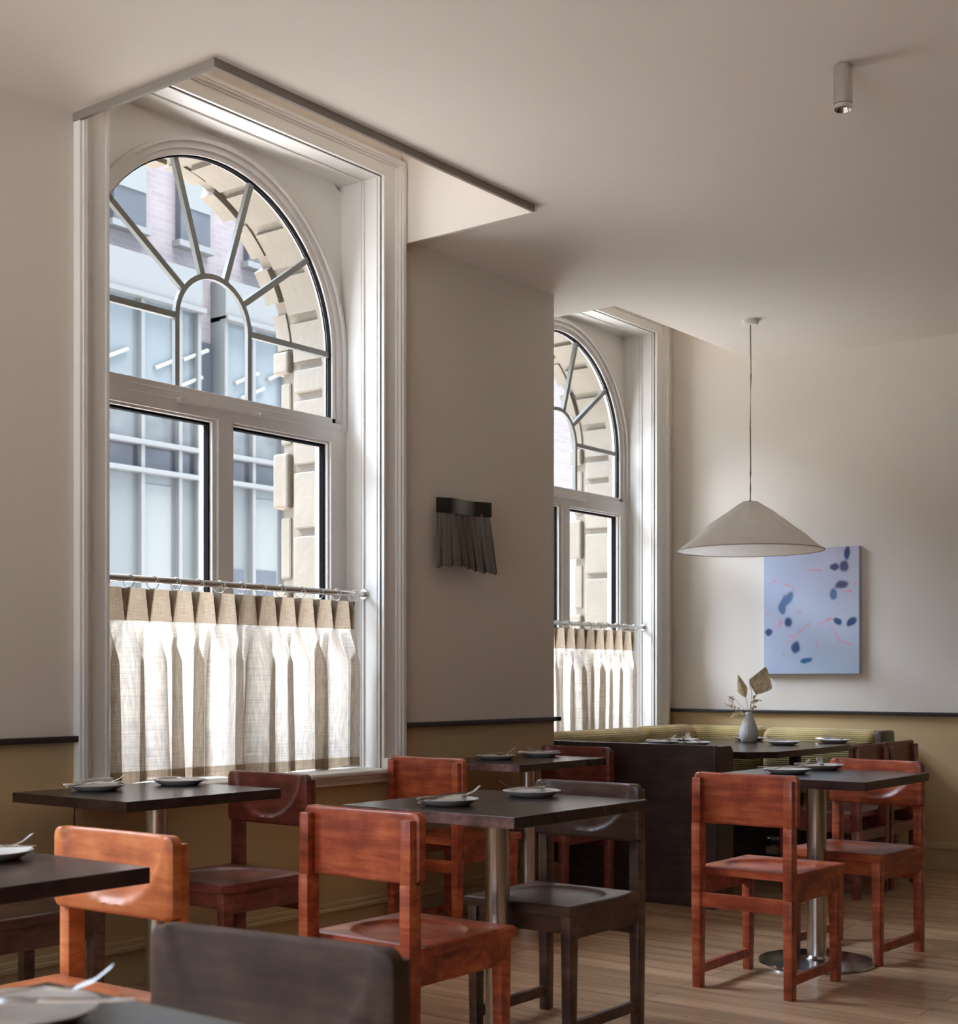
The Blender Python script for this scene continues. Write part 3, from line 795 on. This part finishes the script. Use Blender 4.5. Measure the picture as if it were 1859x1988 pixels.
chair(2.03, 2.582, 181.5, 'bright orange-brown chair with a deeply scooped backrest in the left foreground', M['orange'])
chair(1.345, 1.377, 188, 'dark blurred chair closest to the camera at the bottom of the picture', M['dark_matt'])
chair(3.60, 3.72, 180, 'plum-red chair under the curtain, right of the table below the nearer window', M['plum'])
chair(2.30, 3.72, 0, 'dark chair cut off by the left edge behind the front left table', M['dark'])
chair(4.67, 3.885, 0, 'red chair with its back to the camera at the small table by the pier', M['red'])
chair(5.88, 3.90, 180, 'dark red chair standing against the booth end panel', M['plum'])
chair(4.56, 2.315, 0, 'red-brown chair with its back to the camera in front of the round steel base', M['red'])
chair(5.705, 2.278, 177.5, 'bright red chair with scooped backrest right of the round steel base', M['red'])
chair(6.985, 2.83, 90, 'left of the two brown chairs backed up to the booth table', M['plum'])
chair(7.415, 2.83, 90, 'right of the two brown chairs backed up to the booth table', M['plum'])

# ------------------------------------------------------------------ tables
def make_table(x0, x1, y0, y1, label, group, cx=None, cy=None, z=0.746, th=0.033, edge=None):
    cx = (x0 + x1) / 2 if cx is None else cx; cy = (y0 + y1) / 2 if cy is None else cy
    t = thing('dining_table', label, 'table', (cx, cy, 0), 0, group)
    bm = B(); box(bm, x0 - cx, x1 - cx, y0 - cy, y1 - cy, z - th, z, 0.002)
    tt = obj('table_top', bm, M['table'], t)
    if edge:
        bm = B(); NN = 60; rows = []
        for j in range(5):
            rows.append([bm.verts.new((x0 - cx - 0.002 - (0.0025 * noise.noise(Vector((i * .45, j * 1.7, 3))) if 0 < j < 4 else 0), (y0 - cy) + 0.002 + (y1 - y0 - 0.004) * i / NN, z - 0.001 - (th - 0.002) * j / 4)) for i in range(NN + 1)])
        for j in range(4):
            for i in range(NN): bm.faces.new((rows[j][i], rows[j][i + 1], rows[j + 1][i + 1], rows[j + 1][i]))
        eo = obj('lit_edge_strip', bm, M['table_edge_lit'], tt, True); eo['label'] = 'table top edge coloured pinkish for the light on it'
    bm = B(); cyl(bm, (0, 0, 0.012), (0, 0, z - th - 0.004), 0.038, n=40); obj('column', bm, M['steel'], t, True)
    bm = B(); lathe(bm, [(0.225, 0.0), (0.228, 0.004), (0.225, 0.011), (0.12, 0.016), (0.045, 0.020), (0.038, 0.03)], 64); obj('base_plate', bm, M['chrome'], t, True)
    bm = B(); box(bm, -0.13, 0.13, -0.13, 0.13, z - th - 0.006, z - th + 0.001); obj('mounting_plate', bm, M['black'], t)
    return t
GT = 'square dark-topped tables on steel columns'
make_table(3.10, 3.803, 2.262, 2.905, 'dark square table in the centre foreground with its front edge coloured pinkish for the light', GT, edge=True)
make_table(4.905, 5.560, 2.005, 2.665, 'dark square table on the right with a shiny round steel base', GT, cx=5.225, cy=2.335)
make_table(4.96, 5.66, 3.592, 4.118, 'dark square table against the pier below the wall lamp', GT, cy=3.80, edge=True)
make_table(2.757, 3.415, 3.485, 4.076, 'dark square table below the curtain of the nearer window', GT, cy=3.74)
make_table(1.15, 1.845, 2.256, 2.905, 'dark square table cut off by the left edge of the picture', GT)
make_table(0.42, 1.075, 0.86, 1.512, 'blurred dark table in the bottom left corner, nearest the camera', GT)
# booth table: bigger, clipped corner
bt = thing('booth_table', 'large dark booth table laid with six plates and a vase', 'table', (7.25, 3.72, 0))
bm = B()
pts = [(6.64, 3.185), (7.90, 3.185), (7.90, 4.25), (6.52, 4.25), (6.52, 3.30)]
v0 = [bm.verts.new((x - 7.25, y - 3.72, 0.712)) for x, y in pts]; v1 = [bm.verts.new((x - 7.25, y - 3.72, 0.745)) for x, y in pts]
bm.faces.new(v1); bm.faces.new(list(reversed(v0)))
for i in range(5): bm.faces.new((v0[i], v0[(i + 1) % 5], v1[(i + 1) % 5], v1[i]))
obj('table_top', bm, M['table'], bt)
for (x, y) in ((-0.32, 0.0), (0.33, -0.20)):
    bm = B(); cyl(bm, (x, y, 0.012), (x, y, 0.715), 0.034, n=32); obj('column', bm, M['panel'], bt, True)
    bm = B(); lathe(bm, [(0.19, 0), (0.19, 0.008), (0.04, 0.02)], 40, x, y); obj('base_plate', bm, M['black'], bt, True)

# ------------------------------------------------------------------ banquette booth
bq = thing('banquette', 'L-shaped olive corduroy banquette in the far corner with a dark wood end panel', 'bench', (7.2, 4.2, 0))
def qobj(name, boxes, mat, bev=0.0, smooth=False, seg=2):
    bm = B()
    for b in boxes: box(bm, b[0] - 7.2, b[1] - 7.2, b[2] - 4.2, b[3] - 4.2, b[4], b[5], bev, seg)
    return obj(name, bm, mat, bq, smooth)
qobj('end_panel', [(6.10, 6.135, 3.25, 4.64, 0.0, 0.795)], M['panel'], 0.004)
bm = B()   # rounded front post of the end panel
prof = [(0.0, 0.0), (0.155, 0.0), (0.155, 0.745)] + [(0.155 - 0.045 + 0.045 * math.cos(a), 0.745 + 0.045 * math.sin(a)) for a in [PI / 2 * k / 6 for k in range(7)]] + [(0.0, 0.79)]
a_ = [bm.verts.new((6.135 + p[0] - 7.2, 3.25 - 4.2, p[1])) for p in prof]; b_ = [bm.verts.new((6.135 + p[0] - 7.2, 3.30 - 4.2, p[1])) for p in prof]
bm.faces.new(a_); bm.faces.new(list(reversed(b_)))
for i in range(len(prof)): bm.faces.new((a_[i], a_[(i + 1) % len(prof)], b_[(i + 1) % len(prof)], b_[i]))
obj('end_post', bm, M['panel'], bq)
qobj('base', [(6.135, 8.10, 4.27, 4.62, 0, 0.34), (7.72, 8.11, 3.14, 4.60, 0, 0.34)], M['panel'])
qobj('seat_cushion', [(6.14, 7.66, 4.18, 4.50, 0.34, 0.455)], M['cord_olive'], 0.03, True, 4)
qobj('seat_cushion', [(7.66, 8.02, 3.16, 4.50, 0.34, 0.455)], M['cord_olive'], 0.03, True, 4)
def roll(x0, x1, y0, y1, z0, z1, r):
    return qobj('back_cushion', [(x0, x1, y0, y1, z0, z1)], M['cord_olive'], r, True, 6)
roll(6.14, 7.38, 4.37, 4.56, 0.42, 0.822, 0.075)
roll(7.40, 8.02, 4.37, 4.56, 0.42, 0.826, 0.075)
roll(7.95, 8.115, 3.93, 4.48, 0.42, 0.822, 0.06)
roll(7.95, 8.115, 3.185, 3.925, 0.42, 0.818, 0.06)
qobj('back_board', [(6.14, 8.0, 4.56, 4.60, 0.3, 0.74)], M['panel'])
qobj('end_panel', [(7.64, 8.12, 3.13, 3.165, 0.0, 0.50), (7.90, 8.12, 3.13, 3.175, 0.0, 0.815)], M['panel'], 0.02, True)
bm = B(); box(bm, -0.022, 0.0, -0.05, 0.05, -0.055, 0.055, 0.006); box(bm, -0.028, -0.02, -0.036, 0.036, -0.042, 0.042, 0.004)
so = obj('socket_box', bm, M['chrome'], None, True); so.location = (7.718, 3.715, 0.128)
tag(so, 'small shiny metal socket box low on the front of the banquette under the booth table', 'socket box')

# ------------------------------------------------------------------ plates and cutlery
def plate_bm(r=0.094):
    bm = B(); lathe(bm, [(0.0, 0.001), (r * 0.66, 0.0), (r * 0.72, 0.002), (r * 0.97, 0.0155), (r, 0.0185), (r * 0.985, 0.0195), (r * 0.93, 0.0165), (r * 0.76, 0.0075), (r * 0.60, 0.0055), (0.0, 0.005)], 56)
    return bm
def strip3(bm, sec):
    """sec: list of (x, halfwidth, ymid, z, thickness)"""
    rings = []
    for (x, hw, ym, z, t) in sec:
        rings.append([bm.verts.new(p) for p in ((x, ym - hw, z), (x, ym + hw, z), (x, ym + hw * 0.7, z + t), (x, ym - hw * 0.7, z + t))])
    for i in range(len(rings) - 1):
        for k in range(4): bm.faces.new((rings[i][k], rings[i][(k + 1) % 4], rings[i + 1][(k + 1) % 4], rings[i + 1][k]))
    bm.faces.new(rings[0]); bm.faces.new(list(reversed(rings[-1])))
def fork_parts():
    h = B(); strip3(h, [(-0.10, 0.007, 0, 0.0, 0.003), (-0.085, 0.008, 0, 0.001, 0.003), (-0.03, 0.0045, 0, 0.004, 0.0025), (0.015, 0.003, 0, 0.006, 0.0025), (0.03, 0.006, 0, 0.004, 0.002), (0.042, 0.0115, 0, 0.002, 0.0016), (0.052, 0.012, 0, 0.0015, 0.0015)])
    t = B()
    for k in range(4):
        y = -0.0098 + k * 0.00653; strip3(t, [(0.051, 0.0021, y, 0.0016, 0.0014), (0.075, 0.0017, y, 0.008, 0.0012), (0.096, 0.0012, y, 0.022, 0.001)])
    return h, t
def knife_parts():
    h = B(); strip3(h, [(-0.105, 0.005, 0, 0, 0.005), (-0.10, 0.0085, 0, 0, 0.0065), (-0.03, 0.0065, 0, 0.001, 0.006), (0.0, 0.005, 0, 0.002, 0.004)])
    t = B(); strip3(t, [(0.0, 0.006, 0, 0.003, 0.0018), (0.01, 0.0095, 0, 0.003, 0.0018), (0.08, 0.009, 0, 0.003, 0.0015), (0.10, 0.006, 0.002, 0.003, 0.0012), (0.108, 0.001, 0.004, 0.003, 0.001)])
    return h, t
GP = 'side plates on the tables'
p0 = None; f0 = None; k0 = None
def setting(x, y, tab, side, z=0.746, fa=20, ka=35, fo=(0, 0.0), ko=(0.0, 0.015), tilt=0.10, upside=False):
    global p0, f0, k0
    lab = 'grey-white side plate, %s on the %s' % (side, tab)
    if p0 is None:
        p0 = tag(obj('side_plate', plate_bm(), M['plate'], None, True), lab, 'plate', GP); o = p0
    else:
        o = p0.copy(); C.objects.link(o); o['label'] = lab; o['group'] = GP
    o.location = (x, y, z + 0.0005)
    for which in ('fork', 'knife'):
        lb = 'steel %s lying across the %s plate of the %s' % (which, side, tab)
        src = f0 if which == 'fork' else k0
        if src is None:
            h, t = fork_parts() if which == 'fork' else knife_parts()
            o = thing(which, lb, which, group='%ss on the plates' % which)
            obj('handle', h, M['cutlery'], o, True); obj('tines' if which == 'fork' else 'blade', t, M['cutlery'], o, True)
            if which == 'fork': f0 = o
            else: k0 = o
        else: o = dup(src, (0, 0, 0), 0, lb)
        a = math.radians(fa if which == 'fork' else ka); off = fo if which == 'fork' else ko
        o.location = (x + off[0], y + off[1], z + (0.0215 if which == 'fork' else 0.0205))
        o.rotation_euler = (0, -tilt if which == 'fork' else 0.0, a)
TC, TRT, TP, TW, TL, TN, TBo = ('centre table', 'right-hand table', 'table by the pier', 'table under the nearer curtain', 'table at the left edge', 'blurred nearest table', 'booth table')
setting(3.285, 2.646, TC, 'left', fa=-38, ka=-5, fo=(0.0, -0.01), tilt=0.14)
setting(3.69, 2.625, TC, 'right', fa=140, ka=185, fo=(-0.01, 0.01))
setting(2.985, 3.93, TW, 'left', fa=-40, ka=-20)
setting(3.32, 3.90, TW, 'right', fa=150, ka=-35)
setting(5.185, 2.44, TRT, 'nearer', fa=-40, ka=120)
setting(5.50, 2.44, TRT, 'further', fa=200, ka=-40)
setting(5.24, 3.93, TP, 'left', fa=-30, ka=80)
setting(5.56, 3.90, TP, 'right', fa=170, ka=-35)
setting(1.715, 2.625, TL, 'only visible', fa=-50, ka=-38)
setting(0.922, 1.358, TN, 'only visible', fa=-47, ka=-52, fo=(0.035, 0.025), ko=(0.02, -0.015))
for i, (x, y, nm) in enumerate([(6.98, 4.06, 'far left'), (7.30, 4.10, 'second from left'), (7.52, 3.50, 'middle right'), (7.68, 3.86, 'back, right of the vase'), (7.05, 3.52, 'front, right of the vase'), (7.76, 3.36, 'rightmost')]):
    if nm == 'front, right of the vase': x, y = 7.36, 3.49
    if nm == 'middle right': x, y = 6.98, 3.85
    if nm == 'middle right': nm = 'nearest the end panel'
    setting(x, y, TBo, nm, z=0.7455, fa=-30 + 40 * i, ka=70 - 33 * i)

# ------------------------------------------------------------------ vase and dried flowers
vx, vy = 7.50, 3.775
vz = 0.7455
bm = B()
lathe(bm, [(0.0, 0.0), (0.038, 0.0), (0.046, 0.006), (0.054, 0.03), (0.056, 0.05), (0.050, 0.085), (0.038, 0.12), (0.026, 0.15), (0.0195, 0.170), (0.0185, 0.178), (0.0155, 0.178), (0.0165, 0.15), (0.02, 0.12), (0.0, 0.11)], 96,
      rib=lambda a, z: (-0.0016 * (0.5 + 0.5 * math.cos(a * 24)) if 0.012 < z < 0.105 else 0))
v = tag(obj('bud_vase', bm, M['vase'], None, 'all'), 'grey ribbed ceramic bud vase on the booth table', 'vase'); v.location = (vx, vy, vz)
fl = thing('dried_bouquet', 'dried palm leaves and flower stems standing in the grey vase', 'dried flowers', (vx, vy, vz + 0.115))
Rt = Vector((math.sin(YAW), -math.cos(YAW), 0)); Fw = Vector((math.cos(YAW), math.sin(YAW), 0))
def bq_pt(a, b, c_=0): return Rt * a + Vector((0, 0, b)) + Fw * c_
def palm(base, tip, wd, bend, lab):
    """fan-pleated dried leaf: base/tip in bouquet coordinates"""
    bm = B(); n = 18; m = 10; base = Vector(base); tip = Vector(tip); ax = tip - base; L = ax.length; ax.normalize()
    sd = ax.cross(Fw).normalized(); nn = ax.cross(sd)
    rows = []
    for j in range(m + 1):
        t = j / m; row = []
        wj = wd * (math.sin(PI * min(1, t * 1.15) ** 0.65) * 0.5 if t * 1.15 < 1 else 0.0)
        wj = wd * 0.5 * (t / 0.35 if t < 0.35 else (1 - (t - 0.35) / 0.65)) ** 0.85
        for i in range(n + 1):
            s = 2 * i / n - 1
            p = base + ax * (t * L) + sd * (s * wj) + nn * ((0.0030 if i % 2 else -0.0030) * min(1, wj / 0.02) + bend * s * s * wj)
            row.append(bm.verts.new(p))
        rows.append(row)
    for j in range(m):
        for i in range(n): bm.faces.new((rows[j][i], rows[j][i + 1], rows[j + 1][i + 1], rows[j + 1][i]))
    o = obj('palm_leaf', bm, M['palm'], fl); o['label'] = lab
    md = o.modifiers.new('solid', 'SOLIDIFY'); md.thickness = 0.0008
def stem(pts, r=0.0016, mat='stem', name='stem'):
    bm = B(); tube(bm, [bq_pt(*p) for p in pts], r, 6); return obj(name, bm, M[mat], fl, True)
stem([(0, 0), (0.012, 0.09, 0.01), (0.03, 0.14, 0.01), (0.055, 0.175, 0.01)]); palm(bq_pt(0.045, 0.165, 0.01), bq_pt(0.105, 0.330, 0.02), 0.155, 0.25, 'broad pleated dried palm leaf')
stem([(0, 0), (-0.008, 0.09), (-0.02, 0.16)]); palm(bq_pt(-0.016, 0.145), bq_pt(-0.065, 0.285), 0.070, -0.9, 'narrow folded dried palm leaf')
stem([(0, 0), (0.01, 0.10), (0.018, 0.17), (0.004, 0.225)], 0.0018)
stem([(0, 0), (0.02, 0.08), (0.035, 0.15), (0.05, 0.20)], 0.0016)
def blobs(name, cents, r, n, seed, lab):
    rnd = random.Random(seed); bm = B()
    for (a, b) in cents:
        for _ in range(n):
            p = bq_pt(a + rnd.gauss(0, r), b + rnd.gauss(0, r * 0.8), rnd.gauss(0, r))
            bmesh.ops.create_icosphere(bm, subdivisions=1, radius=rnd.uniform(0.0025, 0.0055), matrix=Matrix.Translation(p) @ Matrix.Scale(rnd.uniform(0.6, 1.6), 4, (0.3, 0.5, 0.8)))
    o = obj(name, bm, M['flower'], fl); o['label'] = lab
blobs('seed_head', [(0.033, 0.150), (0.037, 0.125), (0.048, 0.13), (0.028, 0.118), (0.036, 0.095), (0.022, 0.085)], 0.006, 8, 4, 'cluster of round golden seed pods')
stem([(0, 0), (-0.03, 0.05), (-0.06, 0.08), (-0.10, 0.11)], 0.0010); stem([(0, 0), (-0.04, 0.06), (-0.09, 0.075)], 0.0010); stem([(0, 0), (-0.02, 0.07), (-0.08, 0.14), (-0.115, 0.145)], 0.0009)
blobs('flower_head', [(-0.105, 0.135), (-0.118, 0.105), (-0.098, 0.098), (-0.085, 0.085), (-0.11, 0.15)], 0.009, 12, 9, 'loose spray of pinkish dried blossom')
bm = B(); rnd = random.Random(5)
for k in range(70):
    t = rnd.random(); p = Vector((0, 0, 0.0)) + bq_pt(-0.02 - 0.07 * t, 0.055 + 0.01 * math.sin(3 * t) - 0.018 * t * t, 0)
    q = p + bq_pt(-0.012 - rnd.random() * 0.010, rnd.gauss(-0.006, 0.008), rnd.gauss(0, 0.008)); tube(bm, [p, q], 0.0009, 4)
obj('grass_plume', bm, M['palm'], fl)['label'] = 'drooping feathery dried grass'

# ------------------------------------------------------------------ pendant lamp
pl = thing('pendant_lamp', 'cone-shaped off-white fabric pendant lamp hanging before the far wall', 'pendant lamp', (7.14, 3.585, CZ))
bm = B(); lathe(bm, [(0.0, -0.028), (0.038, -0.028), (0.045, -0.022), (0.047, -0.003), (0.047, 0.0)], 40); obj('canopy', bm, M['cotton'], pl, True)
bm = B(); tube(bm, [(0, 0, -0.02), (0.003, -0.002, -0.3), (0.002, 0.001, -0.6), (0, -0.002, -0.85), (0.002, 0, -0.94), (0, 0, -1.01)], 0.0042, 8); obj('cord', bm, M['cord'], pl, True)
bm = B(); uvl = bm.loops.layers.uv.new('UVMap')
NA, NR = 120, 22; rows = []
for j in range(NR + 1):
    t = j / NR; row = []
    for i in range(NA):
        a = 2 * PI * i / NA; r = 0.045 + (0.405 - 0.045) * t
        z = -1.018 - 0.268 * (t ** 1.08)
        nz = noise.noise(Vector((math.cos(a) * 2.4, math.sin(a) * 2.4, t * 3))) * 0.011 + noise.noise(Vector((math.cos(a) * 6, math.sin(a) * 6, t * 7))) * 0.007
        nz *= math.sin(PI * min(t * 1.02, 1)) ** 0.5 if t < 0.98 else 0
        row.append(bm.verts.new((r * math.cos(a), r * math.sin(a), z + nz)))
    rows.append(row)
for j in range(NR):
    for i in range(NA):
        f = bm.faces.new((rows[j][i], rows[j][(i + 1) % NA], rows[j + 1][(i + 1) % NA], rows[j + 1][i]))
        for l, (u_, v_) in zip(f.loops, ((i, j), (i + 1, j), (i + 1, j + 1), (i, j + 1))): l[uvl].uv = (u_ / NA, v_ / NR)
top = [bm.verts.new((0.045 * math.cos(2 * PI * i / NA), 0.045 * math.sin(2 * PI * i / NA), -1.014)) for i in range(NA)]
bm.faces.new(top)
obj('lamp_shade', bm, M['shade'], pl, 'all')
bm = B(); pts = [(0.405 * math.cos(2 * PI * k / 96), 0.405 * math.sin(2 * PI * k / 96), -1.286) for k in range(97)]
tube(bm, pts, 0.0028, 6); rm = obj('shade_rim', bm, M['cord'], pl, True)
bm = B(); cyl(bm, (0, 0, -1.10), (0, 0, -1.01), 0.022, n=24); obj('lamp_holder', bm, M['black'], pl, True)

# ------------------------------------------------------------------ ceiling spotlight
sp = thing('ceiling_spotlight', 'small cylindrical metal spotlight mounted on the ceiling', 'spotlight', (4.353, 1.854, CZ))
bm = B(); lathe(bm, [(0.0, -0.001), (0.0305, -0.001), (0.0305, -0.126), (0.0285, -0.1262), (0.0285, -0.118)], 48); obj('housing', bm, M['steel'], sp, True)
bm = B(); lathe(bm, [(0.0305, -0.128), (0.0305, -0.142), (0.028, -0.143), (0.017, -0.118), (0.0, -0.116)], 48); obj('reflector', bm, M['chrome'], sp, True)

# ------------------------------------------------------------------ wall lamp
wl = thing('wall_lamp', 'wall lamp with a curved metal band and pleated grey fabric skirt on the pier', 'wall lamp', (5.235, WY, 1.80))
def scurve(u): return -0.045 - 0.060 * u - 0.016 * math.sin(2 * PI * (u * 1.15 - 0.05))
bm = B(); n = 40; rows = []
for j, z in enumerate((0.162, 0.092)):
    for d in (0, 0.003):
        rows.append([bm.verts.new((-0.198 + 0.325 * i / n, scurve(i / n) + d, z)) for i in range(n + 1)])
A0, A1, B0, B1 = rows
for i in range(n):
    bm.faces.new((A0[i], A0[i + 1], B0[i + 1], B0[i])); bm.faces.new((A1[i], B1[i], B1[i + 1], A1[i + 1]))
    bm.faces.new((A0[i], A1[i], A1[i + 1], A0[i + 1])); bm.faces.new((B0[i], B0[i + 1], B1[i + 1], B1[i]))
bm.faces.new((A0[0], B0[0], B1[0], A1[0])); bm.faces.new((A0[n], A1[n], B1[n], B0[n]))
box(bm, -0.15, -0.11, -0.06, 0.0, 0.115, 0.14); box(bm, 0.05, 0.08, -0.076, 0.0, 0.115, 0.14)
obj('metal_band', bm, plain('dark_anodised_metal', (0.20, 0.205, 0.19), 0.22, 1.0), wl, True)
bm = B(); rows = []; n = 160; m = 14
for j in range(m + 1):
    t = j / m; row = []
    for i in range(n + 1):
        u = i / n; x = -0.190 + 0.308 * u; x += (u - 0.32) * 0.072 * t
        ph = u * 2 * PI * 6.5 + 0.6 * math.sin(u * 9)
        y = scurve(u) + 0.006 + 0.004 * math.sin(ph) - (0.010 + 0.016 * t) * (0.5 + 0.5 * math.sin(ph + 0.4 * t)) * t ** 0.5
        z = 0.105 + (-0.165 - 0.105) * t - 0.006 * math.sin(ph) * t + 0.012 * t * math.sin(u * 5)
        row.append(bm.verts.new((x + 0.010 * t * math.sin(2 * ph), y, z)))
    rows.append(row)
for j in range(m):
    for i in range(n): bm.faces.new((rows[j][i], rows[j][i + 1], rows[j + 1][i + 1], rows[j + 1][i]))
o = obj('fabric_skirt', bm, M['sconce_cloth'], wl, 'all')
md = o.modifiers.new('solid', 'SOLIDIFY'); md.thickness = 0.002
bm = B(); box(bm, -0.10, 0.06, -0.022, 0.0, -0.12, 0.13, 0.004); obj('back_plate', bm, M['black'], wl)

# ------------------------------------------------------------------ painting
pt = thing('canvas_painting', 'unframed pale blue abstract canvas with dark blue petals hanging on the far wall', 'painting', (XB, 3.668, 1.535))
Wd, Hd, Td = 0.630, 0.775, 0.034
bm = B(); box(bm, -Td, -0.004, -Wd / 2, Wd / 2, -Hd / 2, Hd / 2, 0.004); obj('stretched_canvas', bm, plain('canvas_side', (0.52, 0.58, 0.70), 0.8), pt)
bm = B(); cl = bm.loops.layers.float_color.new('paint'); NU, NV = 170, 210
# (u right, v down) in 0..1 of the canvas, half sizes, angle, colour
navy = (0.045, 0.075, 0.17); slate = (0.10, 0.17, 0.30); plumc = (0.09, 0.085, 0.17); pink = (0.75, 0.22, 0.30)
BL = [(.88, .05, .035, .06, 10, navy), (.75, .155, .06, .032, 0, plumc), (.85, .155, .05, .055, 20, plumc), (.82, .30, .075, .037, -8, plumc), (.74, .37, .045, .048, 0, slate),
      (.25, .40, .095, .05, -35, slate), (.20, .475, .055, .045, 20, slate), (.27, .585, .048, .048, 30, navy), (.055, .66, .05, .036, 0, navy), (.79, .59, .048, .032, 20, navy), (.93, .59, .065, .036, -25, navy),
      (.345, .79, .050, .055, 20, navy), (.455, .895, .075, .024, -8, (0.03, 0.13, 0.25))]
ST = [((.06, .27), (.13, .24)), ((.19, .27), (.27, .29)), ((.30, .30), (.33, .32)), ((.19, .53), (.17, .62)), ((.25, .69), (.33, .71)), ((.33, .71), (.40, .65)), ((.40, .65), (.49, .60)),
      ((.44, .17), (.62, .18)), ((.82, .35), (.92, .35)), ((.57, .62), (.59, .60)), ((.59, .60), (.70, .57)), ((.72, .62), (.80, .74)), ((.80, .74), (.92, .77)), ((.58, .82), (.57, .76)), ((.20, .86), (.22, .83)),
      ((.12, .63), (.19, .58)), ((.21, .05), (.25, .04)), ((.25, .76), (.28, .74)), ((.66, .56), (.74, .57)), ((.03, .50), (.04, .52)), ((.36, .51), (.40, .50)), ((.95, .30), (.97, .29))]
def col_at(u, v):
    nb = noise.noise(Vector((u * 3, v * 3, 1))) * 0.04
    c = [0.42 + 0.10 * u * (1 - v) + nb, 0.485 + 0.03 * (u - .5) + nb, 0.60 + nb]
    for (a, b) in ST:
        d = Vector((b[0] - a[0], b[1] - a[1])); w_ = Vector((u - a[0], v - a[1])); L = d.length_squared
        t = max(0, min(1, w_.dot(d) / L)); dist = (w_ - d * t).length
        f = max(0, 1 - (dist / 0.012) ** 1.5) * (0.35 + 0.65 * t) * 0.8
        c = [c[i] * (1 - f) + pink[i] * f for i in range(3)]
    for (bx, by, rx, ry, an, co) in BL:
        a = math.radians(an); du = (u - bx); dv = (v - by)
        x_ = du * math.cos(a) + dv * math.sin(a); y_ = -du * math.sin(a) + dv * math.cos(a)
        d = math.sqrt((x_ / rx) ** 2 + (y_ / ry) ** 2) + 0.25 * noise.noise(Vector((u * 22, v * 22, bx * 9)))
        f = 1 / (1 + math.exp((d - 0.86) * 13)) * 0.97
        c = [c[i] * (1 - f) + co[i] * f for i in range(3)]
    return (*c, 1)
grid = [[bm.verts.new((-Td - 0.0006, Wd / 2 - 0.002 - (Wd - 0.004) * i / NU, Hd / 2 - 0.002 - (Hd - 0.004) * j / NV)) for i in range(NU + 1)] for j in range(NV + 1)]
cols = [[col_at(i / NU, j / NV) for i in range(NU + 1)] for j in range(NV + 1)]
for j in range(NV):
    for i in range(NU):
        q = ((j, i), (j, i + 1), (j + 1, i + 1), (j + 1, i))
        f = bm.faces.new([grid[a][b] for a, b in q])
        for l, (a, b) in zip(f.loops, q): l[cl] = cols[a][b]
m, n, b = nmat('painted_surface'); at = n.nodes.new('ShaderNodeAttribute'); at.attribute_name = 'paint'
n.links.new(at.outputs['Color'], b.inputs['Base Color']); b.inputs['Roughness'].default_value = 0.8; b.inputs['Specular IOR Level'].default_value = 0.1
obj('painted_face', bm, m, pt)
